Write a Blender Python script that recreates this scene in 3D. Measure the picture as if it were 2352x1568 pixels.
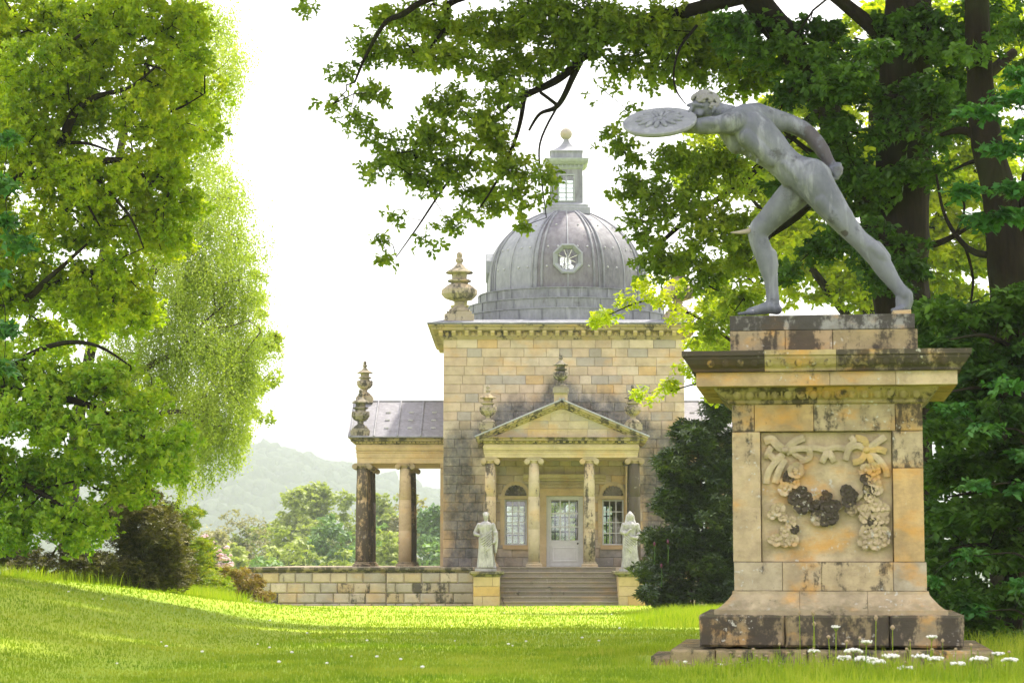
import bpy, math, random
import numpy as np
from mathutils import Vector, Matrix, noise

random.seed(7)
RNG = np.random.default_rng(7)
SC = bpy.context.scene
for o in list(bpy.data.objects):
    bpy.data.objects.remove(o)
COL = SC.collection
PI = math.pi
R = math.radians

# ------------------------------------------------------------------ camera, sky, sun, exposure
PITCH = R(5.343)
EYE = 1.72
FD = 5328.7                       # focal length in units of the picture measured 2352 wide
cam = bpy.data.cameras.new('camera')
cam.lens = 81.5625
cam.sensor_width = 36
cam.clip_start = 0.5
cam.clip_end = 12000
cam_o = bpy.data.objects.new('camera', cam)
cam_o.location = (0, 0, EYE)
cam_o.rotation_euler = (PI / 2 + PITCH, 0, 0)
COL.objects.link(cam_o)
SC.camera = cam_o
cam.dof.use_dof = True
cam.dof.focus_distance = 55.0
cam.dof.aperture_fstop = 9.0

SUN_DIR = Vector((0.34, 0.42, 0.84)).normalized()      # towards the sun
SUN_EL = math.asin(SUN_DIR.z)
SUN_AZ = math.atan2(SUN_DIR.x, SUN_DIR.y)
w = bpy.data.worlds.new('World')
SC.world = w
w.use_nodes = True
nt = w.node_tree
bg = nt.nodes['Background']
sky = nt.nodes.new('ShaderNodeTexSky')
sky.sky_type = 'NISHITA'
sky.sun_disc = False
sky.sun_elevation = SUN_EL
sky.sun_rotation = SUN_AZ
sky.dust_density = 6.0
sky.air_density = 1.2
veil = nt.nodes.new('ShaderNodeMix')
veil.data_type = 'RGBA'
veil.inputs[0].default_value = 0.8
nt.links.new(sky.outputs[0], veil.inputs[6])
veil.inputs[7].default_value = (10.8, 10.1, 10.7, 1)    # thin white overcast veil over the whole sky
nt.links.new(veil.outputs[2], bg.inputs[0])
bg.inputs[1].default_value = 0.112

sun = bpy.data.lights.new('sun', 'SUN')
sun.energy = 4.0
sun.angle = R(3)
sun.color = (1.0, 0.93, 0.80)
sun_o = bpy.data.objects.new('sun', sun)
sun_o.rotation_euler = SUN_DIR.to_track_quat('Z', 'Y').to_euler()
sun_o.location = (-30, -20, 60)
COL.objects.link(sun_o)

SC.view_settings.view_transform = 'Standard'
SC.view_settings.look = 'None'
SC.view_settings.exposure = 1.12
SC.view_settings.gamma = 1
SC.view_settings.use_curve_mapping = False
SC.cycles.use_denoising = True
SC.cycles.max_bounces = 7
SC.cycles.diffuse_bounces = 4
SC.cycles.transmission_bounces = 5
SC.cycles.transparent_max_bounces = 8
SC.cycles.volume_bounces = 1

# ------------------------------------------------------------------ picture units to places
CT, ST = math.cos(PITCH), math.sin(PITCH)
def ray(dx, dy):
    u, v = dx - 1176.0, 784.0 - dy
    return Vector((u, FD * CT - v * ST, FD * ST + v * CT))
def P(dx, dy, Y):
    d = ray(dx, dy)
    t = Y / d.y
    return Vector((d.x * t, Y, EYE + d.z * t))
def X(dx, Y, ref=1050): return P(dx, ref, Y).x
def Z(dy, Y): return P(1176, dy, Y).z

def sst(t):
    t = max(0.0, min(1.0, t))
    return t * t * (3 - 2 * t)
def ground_z(x, y):
    z = 1.13 - 0.013 * y
    z += 0.80 * sst((-x - 2.6) / 6.2) * sst((76 - y) / 40) * sst((y + 5) / 25)
    z += 0.05 * noise.noise(Vector((x * 0.16, y * 0.09, 3.1))) + 0.02 * noise.noise(Vector((x * 0.6, y * 0.4, 1.1)))
    if y > 100:
        z -= 18 * sst((y - 100) / 170)
        z += min(6, (y - 100) * 0.01)
    return z

# ------------------------------------------------------------------ mesh helpers
class MB:
    def __init__(s): s.v, s.f = [], []
    def add(s, vs, fs):
        n = len(s.v); s.v += [tuple(a) for a in vs]; s.f += [tuple(i + n for i in f) for f in fs]; return s
    def box(s, x0, x1, y0, y1, z0, z1, bev=0.0):
        if bev <= 0:
            v = [(x0,y0,z0),(x1,y0,z0),(x1,y1,z0),(x0,y1,z0),(x0,y0,z1),(x1,y0,z1),(x1,y1,z1),(x0,y1,z1)]
            return s.add(v, [(0,1,5,4),(1,2,6,5),(2,3,7,6),(3,0,4,7),(4,5,6,7),(3,2,1,0)])
        b = min(bev, (x1-x0)*.3, (z1-z0)*.3)
        v = [(x0,y0+b,z0),(x1,y0+b,z0),(x1,y0+b,z1),(x0,y0+b,z1),(x0+b,y0,z0+b),(x1-b,y0,z0+b),(x1-b,y0,z1-b),(x0+b,y0,z1-b),
             (x0,y1,z0),(x1,y1,z0),(x1,y1,z1),(x0,y1,z1)]
        return s.add(v, [(4,5,6,7),(0,1,5,4),(1,2,6,5),(2,3,7,6),(3,0,4,7),(8,9,1,0),(9,10,2,1),(10,11,3,2),(11,8,0,3),(11,10,9,8)])
    def prism(s, prof, x0, x1, m0=0, m1=0):
        """prof: closed outline of (y, z), extruded along x; m*: mitre by outward projection (-y)."""
        n = len(prof)
        a = [(x0 + m0 * y, y, z) for y, z in prof]; b = [(x1 - m1 * y, y, z) for y, z in prof]
        return s.add(a + b, [(i, (i+1) % n, n + (i+1) % n, n + i)[::-1] for i in range(n)] + [tuple(range(n)), tuple(range(2*n-1, n-1, -1))])
    def ring(s, prof, x0, x1, y0, y1):
        """mould run round a rectangle; prof: open list of (projection, z) bottom to top."""
        vs = []
        for p, z in prof: vs += [(x0-p,y0-p,z),(x1+p,y0-p,z),(x1+p,y1+p,z),(x0-p,y1+p,z)]
        fs = []
        for i in range(len(prof)-1):
            for k in range(4):
                a, b = i*4+k, i*4+(k+1) % 4
                fs.append((a, b, b+4, a+4))
        m = (len(prof)-1)*4
        fs += [(3,2,1,0), (m, m+1, m+2, m+3)]
        return s.add(vs, fs)
    def lathe(s, prof, c=(0,0,0), seg=24, wob=None):
        vs, n = [], len(prof)
        for i, (r, z) in enumerate(prof):
            for k in range(seg):
                a = 2*PI*k/seg
                q = r * (wob(a, z) if wob else 1)
                vs.append((c[0]+q*math.cos(a), c[1]+q*math.sin(a), c[2]+z))
        fs = [(i*seg+k, i*seg+(k+1) % seg, (i+1)*seg+(k+1) % seg, (i+1)*seg+k) for i in range(n-1) for k in range(seg)]
        fs += [tuple(range(seg-1, -1, -1)), tuple(range((n-1)*seg, n*seg))]
        return s.add(vs, fs)
    def ball(s, c, r, seg=8, rings=6, rot=None):
        if not hasattr(r, '__len__'): r = (r, r, r)
        vs = [Vector((0,0,r[2]))]
        for i in range(1, rings):
            t = PI*i/rings
            for k in range(seg):
                a = 2*PI*k/seg
                vs.append(Vector((r[0]*math.sin(t)*math.cos(a), r[1]*math.sin(t)*math.sin(a), r[2]*math.cos(t))))
        vs.append(Vector((0,0,-r[2])))
        if rot is not None: vs = [rot @ q for q in vs]
        c = Vector(c); vs = [q + c for q in vs]
        fs = [(0, 1+k, 1+(k+1) % seg) for k in range(seg)]
        for i in range(rings-2):
            a = 1+i*seg
            fs += [(a+k, a+seg+k, a+seg+(k+1) % seg, a+(k+1) % seg) for k in range(seg)]
        e = len(vs)-1; a = e-seg
        fs += [(e, a+(k+1) % seg, a+k) for k in range(seg)]
        return s.add(vs, fs)
    def tube(s, pts, rad, seg=6, cap=True):
        pts = [Vector(p) for p in pts]
        n = len(pts); up = Vector((0,0,1)); vs = []; ref = None
        for i, p in enumerate(pts):
            d = (pts[min(i+1,n-1)] - pts[max(i-1,0)]).normalized()
            if ref is None:
                ref = d.orthogonal().normalized()
            ref = (ref - d*ref.dot(d)).normalized(); b = d.cross(ref)
            r = rad[i] if hasattr(rad, '__len__') else rad
            for k in range(seg):
                a = 2*PI*k/seg
                vs.append(p + ref*(r*math.cos(a)) + b*(r*math.sin(a)))
        fs = [(i*seg+k, i*seg+(k+1) % seg, (i+1)*seg+(k+1) % seg, (i+1)*seg+k) for i in range(n-1) for k in range(seg)]
        if cap: fs += [tuple(range(seg-1,-1,-1)), tuple(range((n-1)*seg, n*seg))]
        return s.add(vs, fs)
    def mesh(s, name):
        me = bpy.data.meshes.new(name)
        me.from_pydata(s.v, [], s.f)
        me.update()
        return me

def smooth(me, on=True):
    me.polygons.foreach_set('use_smooth', [on]*len(me.polygons))
    return me
def link(o, parent=None):
    COL.objects.link(o)
    if parent is not None:
        o.parent = parent
        if parent.type == 'EMPTY' and parent.get('world_children'):
            o.matrix_parent_inverse = Matrix.Translation(-Vector(parent.location))
    return o
def obj(name, mb, mat, parent=None, color=None, loc=None, rot=None, scale=None, sm=False, stuff=False):
    me = mb.mesh(name) if isinstance(mb, MB) else mb
    if sm: smooth(me)
    if not me.materials: me.materials.append(mat)
    o = bpy.data.objects.new(name, me)
    o.color = (.4, .4, .4, 0)
    if color is not None: o.color = tuple(color) if len(color) == 4 else tuple(color) + (0.0,)
    if loc is not None: o.location = loc
    if rot is not None: o.rotation_euler = rot
    if scale is not None: o.scale = scale
    if stuff: o['kind'] = 'stuff'
    return link(o, parent)
def thing(name, label, cat, loc=(0,0,0), rotz=0, group=None, world=False):
    o = bpy.data.objects.new(name, None)
    o.location = loc; o.rotation_euler = (0,0,rotz)
    o.empty_display_size = 0.3
    o['label'] = label; o['category'] = cat
    if group: o['group'] = group
    if world: o['world_children'] = 1
    COL.objects.link(o)
    return o
def tag(o, label, cat, group=None, kind=None):
    o['label'] = label; o['category'] = cat
    if group: o['group'] = group
    if kind: o['kind'] = kind
    return o
def struct(o, label=None):
    o['kind'] = 'structure'
    if label: o['label'] = label
    return o
def copy_thing(root, loc, rotz, label, group=None, scale=None):
    r = root.copy(); COL.objects.link(r); r.location = loc; r.rotation_euler = (0,0,rotz); r['label'] = label
    if group: r['group'] = group
    if scale is not None: r.scale = (scale,)*3
    for ch in root.children:
        c = ch.copy(); COL.objects.link(c); c.parent = r
        for g in ch.children:
            d = g.copy(); COL.objects.link(d); d.parent = c
    return r

# ------------------------------------------------------------------ materials
def new_mat(name):
    m = bpy.data.materials.new(name); m.use_nodes = True
    t = m.node_tree; t.nodes.clear()
    out = t.nodes.new('ShaderNodeOutputMaterial')
    return m, t, out
class G:
    """small node-graph writer"""
    def __init__(s, t):
        s.t = t; s.geo = t.nodes.new('ShaderNodeNewGeometry'); s.pos = s.geo.outputs['Position']
    def n(s, kind, **kw):
        a = s.t.nodes.new(kind)
        for k, v in kw.items(): setattr(a, k, v)
        return a
    def l(s, a, b): s.t.links.new(a, b)
    def vec(s, scale, src=None, off=(0,0,0)):
        a = s.n('ShaderNodeMapping'); s.l(src or s.pos, a.inputs[0])
        a.inputs['Scale'].default_value = scale if hasattr(scale, '__len__') else (scale,)*3
        a.inputs['Location'].default_value = off
        return a.outputs[0]
    def noise(s, scale, detail=4, rough=.6, off=(0,0,0), src=None, dist=0):
        a = s.n('ShaderNodeTexNoise'); a.inputs['Scale'].default_value = 1.0
        a.inputs['Detail'].default_value = detail; a.inputs['Roughness'].default_value = rough
        a.inputs['Distortion'].default_value = dist
        s.l(s.vec(scale, src, off), a.inputs['Vector'])
        return a.outputs[0]
    def rng(s, v, a, b, c=0., d=1.):
        m = s.n('ShaderNodeMapRange', interpolation_type='SMOOTHSTEP')
        s.l(v, m.inputs[0])
        for i, q in zip((1,2,3,4), (a,b,c,d)):
            if isinstance(q, (int, float)): m.inputs[i].default_value = q
            else: s.l(q, m.inputs[i])
        return m.outputs[0]
    def math(s, op, a, b=None):
        m = s.n('ShaderNodeMath', operation=op)
        for i, q in enumerate((a, b)):
            if q is None: continue
            if isinstance(q, (int, float)): m.inputs[i].default_value = q
            else: s.l(q, m.inputs[i])
        return m.outputs[0]
    def mix(s, f, a, b, blend='MIX'):
        m = s.n('ShaderNodeMix', data_type='RGBA', blend_type=blend)
        if isinstance(f, (int, float)): m.inputs[0].default_value = f
        else: s.l(f, m.inputs[0])
        for i, q in ((6, a), (7, b)):
            if isinstance(q, tuple): m.inputs[i].default_value = q if len(q) == 4 else q + (1,)
            else: s.l(q, m.inputs[i])
        return m.outputs[2]
    def bump(s, h, st=.3, d=.02):
        b = s.n('ShaderNodeBump'); b.inputs['Strength'].default_value = st; b.inputs['Distance'].default_value = d
        s.l(h, b.inputs['Height']); return b.outputs[0]
    def bsdf(s, col, rough=.8, normal=None, spec=.3, out=None):
        b = s.n('ShaderNodeBsdfPrincipled')
        if isinstance(col, tuple): b.inputs['Base Color'].default_value = col if len(col) == 4 else col + (1,)
        else: s.l(col, b.inputs['Base Color'])
        if isinstance(rough, (int, float)): b.inputs['Roughness'].default_value = rough
        else: s.l(rough, b.inputs['Roughness'])
        b.inputs['Specular IOR Level'].default_value = spec
        if normal is not None: s.l(normal, b.inputs['Normal'])
        if out is not None: s.l(b.outputs[0], out.inputs['Surface'])
        return b.outputs[0]

def mat_stone(name, k=1.0, ochre=.35, lichen=.5, moss=.3, bump=.4, bd=.03, avg=0, avc=(.55,.44,.31), soot=None, var=.32):
    """weathered sandstone: object colour is the bed colour, its alpha the amount of soot crust"""
    m, t, out = new_mat(name); g = G(t)
    oi = g.n('ShaderNodeObjectInfo')
    base, al = oi.outputs['Color'], oi.outputs['Alpha']
    if avg: base = g.mix(avg, base, avc)
    n1 = g.noise(1.7*k, 7, .65)
    n2 = g.noise((0.9*k, .9*k, 1.5*k), 5, .6, (5, 2, 9))
    c = g.mix(g.rng(n1, .3, .7), g.mix(var, base, (.10, .08, .055)), base)
    c = g.mix(g.math('MULTIPLY', g.rng(n2, .50, .72), ochre), c, (.58, .32, .085))
    n5 = g.noise((5*k, 5*k, 11*k), 6, .7, (1, 7, 3))
    c = g.mix(g.math('MULTIPLY', g.rng(n5, .52, .75), .35), c, (.20, .145, .085))
    # soot crust, running down
    n3 = g.noise((2.4*k, 2.4*k, .8*k), 9, .66, (3, 3, 3))
    n4 = g.noise(7*k, 6, .7, (8, 1, 2))
    s_ = g.math('ADD', g.math('MULTIPLY', n3, .68), g.math('MULTIPLY', n4, .32))
    thr = g.math('SUBTRACT', .76, g.math('MULTIPLY', al, .50))
    f = g.rng(s_, g.math('SUBTRACT', thr, .035), g.math('ADD', thr, .05))
    c = g.mix(g.math('MULTIPLY', f, .86), c, (.042, .038, .034))
    if soot:
        xc, za, hb = soot
        sp = g.n('ShaderNodeSeparateXYZ'); g.l(g.pos, sp.inputs[0])
        ax = g.math('ABSOLUTE', g.math('SUBTRACT', sp.outputs[0], xc))
        wob = g.math('MULTIPLY', g.math('SUBTRACT', g.noise((.9, .9, .5), 5, .65, (2, 8, 5)), .5), 2.6)
        side = g.rng(g.math('ADD', g.math('ABSOLUTE', g.math('SUBTRACT', ax, 3.75)), wob), 1.15, .25)
        side = g.math('MULTIPLY', side, g.rng(sp.outputs[2], hb+.6, hb-.4))
        rk = g.math('SUBTRACT', sp.outputs[2], g.math('SUBTRACT', za, g.math('MULTIPLY', ax, .42)))
        up = g.math('MULTIPLY', g.rng(g.math('ADD', rk, wob), 1.0, .1), g.rng(ax, 4.2, 3.2))
        up = g.math('MULTIPLY', up, g.rng(rk, -.3, -.1))
        foot = g.rng(g.math('ADD', sp.outputs[2], g.math('MULTIPLY', wob, .4)), 2.15, 1.75)
        mm = g.math('MAXIMUM', g.math('MAXIMUM', side, up), g.math('MULTIPLY', foot, .6))
        c = g.mix(g.math('MULTIPLY', mm, g.rng(n4, .25, .6, .6, .95)), c, g.mix(g.rng(n1, .35, .65), (.045, .043, .045), (.13, .13, .135)))
    # pale lichen
    n6 = g.noise(9*k, 3, .55, (2, 4, 4))
    n7 = g.noise(1.1*k, 3, .5, (9, 9, 1))
    fl = g.math('MULTIPLY', g.rng(n6, .60, .68), g.rng(n7, .5, .62))
    c = g.mix(g.math('MULTIPLY', fl, lichen), c, (.50, .49, .43))
    # moss on ledges
    sep = g.n('ShaderNodeSeparateXYZ'); g.l(g.geo.outputs['Normal'], sep.inputs[0])
    fm = g.math('MULTIPLY', g.rng(sep.outputs[2], .45, .95), g.rng(n4, .35, .6))
    c = g.mix(g.math('MULTIPLY', fm, moss), c, (.10, .105, .04))
    h = g.math('ADD', g.math('MULTIPLY', n1, .6), g.math('ADD', g.math('MULTIPLY', n5, .35), g.math('MULTIPLY', n4, .35)))
    g.bsdf(c, .92, g.bump(h, bump, bd), .15, out)
    return m

def mat_lead(name, a, b, dark, streak, k=1.0, rough=.55, patina=False):
    m, t, out = new_mat(name); g = G(t)
    oi = g.n('ShaderNodeObjectInfo')
    n1 = g.noise(.9*k, 6, .6); n2 = g.noise((5*k, 5*k, .55*k), 6, .65, (4, 4, 1)); n3 = g.noise(2.2*k, 7, .7, (7, 2, 5))
    c = g.mix(g.rng(n1, .35, .65), a, b)
    c = g.mix(g.math('MULTIPLY', g.rng(n2, .52, .68), .7), c, streak)
    c = g.mix(g.math('MULTIPLY', g.rng(n3, .56, .68), .75), c, dark)
    c = g.mix(oi.outputs['Alpha'], c, oi.outputs['Color'])
    c = g.mix(.22 if not patina else .10, c, g.mix(g.rng(g.noise((9*k, 9*k, 4*k), 5, .7), .3, .7), dark, streak))
    if patina:
        at = g.n('ShaderNodeAttribute'); at.attribute_name = 'patina'
        pn = g.math('ADD', at.outputs['Fac'], g.math('MULTIPLY', g.math('SUBTRACT', g.noise(4.5*k, 6, .7, (6, 6, 6)), .5), 1.5))
        c = g.mix(g.math('MULTIPLY', g.rng(pn, .38, .62), .85), c, (.05, .042, .045))
    g.bsdf(c, g.rng(n3, .3, .7, rough, rough+.25), g.bump(g.math('ADD', n3, g.math('MULTIPLY', n2, .5)), .15, .02), .4, out)
    return m

def mat_plain(name, col, rough=.6, var=.25, k=6, spec=.3):
    m, t, out = new_mat(name); g = G(t)
    n1 = g.noise(k, 5, .6)
    dk = tuple(q*(1-var) for q in col)
    c = g.mix(g.rng(n1, .35, .65), dk, tuple(col))
    g.bsdf(c, rough, g.bump(n1, .2, .01), spec, out)
    return m

def mat_leaf(name, cols, trans=.4, k1=.5, k2=9, rough=.5, spec=.3, tint=(1.1, 1.15, .35)):
    m, t, out = new_mat(name); g = G(t)
    n1 = g.noise(k1, 3, .6); n2 = g.noise(k2, 2, .5, (3, 1, 7))
    f = g.math('ADD', g.math('MULTIPLY', n1, .5), g.math('MULTIPLY', n2, .5))
    ramp = g.n('ShaderNodeValToRGB'); g.l(f, ramp.inputs[0])
    e = ramp.color_ramp.elements
    ps = [.36 + .28*i/(len(cols)-1) for i in range(len(cols))]
    while len(e) < len(cols): e.new(.5)
    for i, (p_, c_) in enumerate(zip(ps, cols)):
        e[i].position = p_; e[i].color = tuple(c_) + (1,)
    c = ramp.outputs[0]
    b = g.bsdf(c, rough, None, spec)
    tr = g.n('ShaderNodeBsdfTranslucent')
    g.l(g.mix(1.0, c, tuple(tint), 'MULTIPLY'), tr.inputs[0])
    mx = g.n('ShaderNodeMixShader'); mx.inputs[0].default_value = trans
    g.l(b, mx.inputs[1]); g.l(tr.outputs[0], mx.inputs[2]); g.l(mx.outputs[0], out.inputs['Surface'])
    return m

def mat_glass(name):
    m, t, out = new_mat(name); g = G(t)
    tr = g.n('ShaderNodeBsdfTransparent'); tr.inputs[0].default_value = (.93, .97, .95, 1)
    gl = g.n('ShaderNodeBsdfGlossy'); gl.inputs['Roughness'].default_value = .03
    lw = g.n('ShaderNodeFresnel'); lw.inputs[0].default_value = 1.5
    mx = g.n('ShaderNodeMixShader'); g.l(g.math('ADD', lw.outputs[0], .06), mx.inputs[0])
    g.l(tr.outputs[0], mx.inputs[1]); g.l(gl.outputs[0], mx.inputs[2]); g.l(mx.outputs[0], out.inputs['Surface'])
    return m

M = {}
M['stone'] = mat_stone('temple_sandstone', 1.0, .30, .35, .35, .45, .03)
M['pstone'] = mat_stone('pedestal_sandstone', 2.7, .8, .9, .45, .8, .016, .28, (.58,.45,.23), None, .50)
M['wstone'] = mat_stone('temple_wall_sandstone', 1.0, .35, .3, .2, .45, .03, .24, (.57,.475,.365), (1.86, 7.75, 6.5))
M['tstone'] = mat_stone('terrace_sandstone', 1.0, .35, .5, .3, .5, .03, .40, (.52,.44,.33))
M['lead'] = mat_lead('roof_lead', (.105, .113, .135), (.18, .19, .215), (.045, .04, .05), (.30, .315, .34), .8)
M['statue'] = mat_lead('statue_lead', (.085, .097, .122), (.160, .176, .21), (.03, .03, .036), (.265, .285, .32), 2.0, .48, True)
M['white_stone'] = mat_lead('white_statue_stone', (.26, .255, .255), (.42, .41, .41), (.09, .088, .08), (.52, .51, .51), 2.5, .7)
M['paint'] = mat_plain('white_paint', (.62, .62, .61), .45, .08)
M['green_paint'] = mat_plain('pale_green_paint', (.30, .335, .335), .5, .2)
M['dark_paint'] = mat_plain('dark_green_paint', (.035, .07, .05), .5, .2)
M['glass'] = mat_glass('window_glass')
M['inner'] = mat_plain('interior_plaster', (.16, .19, .16), .8, .3)
M['iron'] = mat_plain('dark_iron', (.03, .03, .03), .4, .2)
def mat_bark():
    m, t, out = new_mat('bark'); g = G(t); oi = g.n('ShaderNodeObjectInfo')
    n1 = g.noise((9, 9, 1.6), 6, .7, dist=.4); n2 = g.noise(1.3, 4, .6)
    c = g.mix(g.rng(n1, .35, .65), g.mix(.65, oi.outputs['Color'], (.006, .006, .005)), oi.outputs['Color'])
    c = g.mix(g.math('MULTIPLY', g.rng(n2, .5, .7), .4), c, (.035, .045, .02))
    g.bsdf(c, .95, g.bump(n1, 1.0, .05), .1, out); return m
M['bark'] = mat_bark()
M['soil'] = mat_plain('soil', (.10, .07, .04), .95, .5, 2)

# ------------------------------------------------------------------ the ground
def mat_lawn():
    m, t, out = new_mat('lawn_grass'); g = G(t)
    n1 = g.noise((.22, .12, .2), 5, .6); n2 = g.noise((2.2, 1.2, 2), 6, .7, (3, 3, 3)); n3 = g.noise((9, 3.5, 6), 5, .7, (9, 0, 2))
    c = g.mix(g.rng(n1, .35, .65), (.255, .37, .024), (.335, .42, .032))
    c = g.mix(g.math('MULTIPLY', g.rng(n2, .42, .66), .55), c, (.30, .37, .035))
    c = g.mix(g.math('MULTIPLY', g.rng(n3, .55, .72), .5), c, (.075, .15, .012))
    n4 = g.noise((.55, .28, .5), 5, .7, (17, 4, 0))
    c = g.mix(g.math('MULTIPLY', g.rng(n4, .66, .74), .75), c, (.36, .26, .15))     # worn, dry patches
    g.bsdf(c, .85, g.bump(g.math('ADD', n2, n3), .8, .05), .15, out)
    return m
M['lawn'] = mat_lawn()
xs = [x for x in np.arange(-44, 44.1, .9)]
xs = sorted(set([-2900, -1800, -1150, -700, -400, -220, -130, -80, -60] + list(xs) + [60, 80, 130, 220, 400, 700, 1150, 1800, 2900]))
ys = [-60, -30, -10] + list(np.arange(0, 110, 1.1)) + list(np.arange(112, 300, 9)) + [330, 380, 450, 560, 700, 900, 1200, 1500, 1800, 2600, 3600, 4700]
mb = MB()
mb.v = [(float(x), float(y), ground_z(x, y)) for y in ys for x in xs]
nx = len(xs)
mb.f = [(j*nx+i, j*nx+i+1, (j+1)*nx+i+1, (j+1)*nx+i) for j in range(len(ys)-1) for i in range(nx-1)]
gr = struct(obj('ground', mb, M['lawn'], sm=True))

# hills
def mat_hill(name, a, b, k):
    m, t, out = new_mat(name); g = G(t)
    n1 = g.noise(k, 6, .7); c = g.mix(g.rng(n1, .38, .62), a, b)
    g.bsdf(c, .95, g.bump(n1, 1, 3), .1, out); return m
def hill(name, Y, depth, pts, mat, bump=2.0, step=9):
    """pts: ridge line as (dx, dy)"""
    px = [P(a, b, Y) for a, b in pts]
    def ridge(x):
        if x <= px[0].x: return px[0].z
        for a, b in zip(px, px[1:]):
            if x <= b.x: return a.z + (b.z-a.z)*sst((x-a.x)/(b.x-a.x))
        return px[-1].z
    mb = MB(); gx = np.arange(px[0].x, px[-1].x, step); gy = np.linspace(-1, 1.2, 34)
    for j in gy:
        for x in gx:
            h = ridge(x); t = sst(1-abs(j)) if j <= 0 else sst(1-j*.8)
            z = -16 + (h+16)*t + bump*noise.fractal(Vector((x*.01, j*depth*.01, Y)), 1, 2, 4)*min(1, t*2)
            mb.v.append((float(x), Y + j*depth, z))
    n = len(gx)
    mb.f = [(j*n+i, j*n+i+1, (j+1)*n+i+1, (j+1)*n+i) for j in range(len(gy)-1) for i in range(n-1)]
    return struct(obj(name, mb, mat, sm=True)), ridge
M['hill_a'] = mat_hill('wooded_hill', (.025, .035, .022), (.045, .06, .04), .18)
M['hill_b'] = mat_hill('far_hill', (.03, .045, .035), (.06, .08, .05), .03)
hillA, ridgeA = hill('wooded_hill', 2200, 800, [(-900,1140),(-300,1110),(150,1072),(420,1052),(560,1046),(620,1049),(700,1072),(800,1100),(900,1130),(1020,1160),(1300,1200),(1900,1210),(2900,1150)], M['hill_a'], 2.0, 22)
hillB, _ = hill('distant_hill', 4100, 500, [(-700,1040),(0,1010),(380,1006),(600,997),(700,1003),(800,1018),(950,1030),(1200,1050),(1700,1040),(2500,1010),(3000,1020)], M['hill_b'], 5, 36)

# ------------------------------------------------------------------ foliage
def rand_unit(n, rng=RNG):
    v = rng.normal(size=(n, 3)); return v/np.linalg.norm(v, axis=1)[:, None]
def leaf_tmpl(kind):
    """one leaf: vertices (along, across, up) of unit length and its faces"""
    if kind == 'oak':
        v = [(0,0,0),(.28,.17,.03),(.42,.10,.02),(.66,.26,.02),(1,.0,-.06),(.66,-.26,.02),(.42,-.10,.02),(.28,-.17,.03)]
        return np.array(v), [(0,1,2),(2,3,4),(0,2,4),(0,4,6),(4,5,6),(0,6,7)]
    if kind == 'maple':
        v = [(0,0,0),(.30,.36,.05),(.5,.16,0),(1,0,-.08),(.5,-.16,0),(.30,-.36,.05)]
        return np.array(v), [(0,1,2),(0,2,3),(0,3,4),(0,4,5)]
    if kind == 'long':
        v = [(0,0,0),(.5,.15,.05),(1,0,-.12),(.5,-.15,.05)]
        return np.array(v), [(0,1,2),(0,2,3)]
    v = [(0,0,0),(.45,.28,.07),(1,0,-.05),(.45,-.28,.07)]
    return np.array(v), [(0,1,2),(0,2,3)]
def frames(n, rng, pitch=(-.15,.4), roll=.45):
    yaw = rng.uniform(0, 2*PI, n); p = rng.normal(pitch[0], pitch[1], n); r = rng.normal(0, roll, n)
    a = np.stack([np.cos(yaw)*np.cos(p), np.sin(yaw)*np.cos(p), np.sin(p)], 1)
    s = np.stack([-np.sin(yaw), np.cos(yaw), np.zeros(n)], 1)
    u = np.cross(a, s)
    b = s*np.cos(r)[:, None] + u*np.sin(r)[:, None]
    return a, b, np.cross(a, b)
def sprig_tmpl(kind, style, rng, n=6):
    V, F = leaf_tmpl(kind); vs, fs = [], []
    for i in range(n):
        if style == 'rosette':
            az = rng.uniform(-1.5, 1.5)+ (PI if rng.random() < .2 else 0); el = rng.normal(-.1, .35); base = np.array([rng.uniform(-.5, .5), 0, 0]); L = rng.uniform(.7, 1.1)
        elif style == 'spray':          # flat, two ranked
            az = (1 if i % 2 else -1)*rng.uniform(.6, 1.1); el = rng.normal(-.12, .15); base = np.array([-1.2 + 2.6*i/n, 0, 0]); L = rng.uniform(.75, 1.05)
        else:                           # whorl of upright-spreading leaves
            az = 2*PI*i/n + rng.uniform(-.3, .3); el = rng.uniform(-.2, .5); base = np.zeros(3); L = rng.uniform(.8, 1.1)
        ca, sa, ce, se = math.cos(az), math.sin(az), math.cos(el), math.sin(el)
        a = np.array([ca*ce, sa*ce, se]); b = np.array([-sa, ca, 0]); c = np.cross(a, b)
        tw = rng.normal(0, .35); b, c = b*math.cos(tw)+c*math.sin(tw), c*math.cos(tw)-b*math.sin(tw)
        o = len(vs)
        for q in V: vs.append(base + (a*q[0]+b*q[1]+c*q[2])*L)
        fs += [tuple(k+o for k in f) for f in F]
    return np.array(vs), fs
def fast_mesh(name, verts, tris):
    me = bpy.data.meshes.new(name)
    nv, nf = len(verts), len(tris)
    me.vertices.add(nv); me.vertices.foreach_set('co', np.ascontiguousarray(verts, dtype=np.float32).ravel())
    me.loops.add(nf*3); me.loops.foreach_set('vertex_index', np.ascontiguousarray(tris, dtype=np.int32).ravel())
    me.polygons.add(nf); me.polygons.foreach_set('loop_start', np.arange(0, nf*3, 3, dtype=np.int32))
    me.update(calc_edges=True)
    return me
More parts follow.
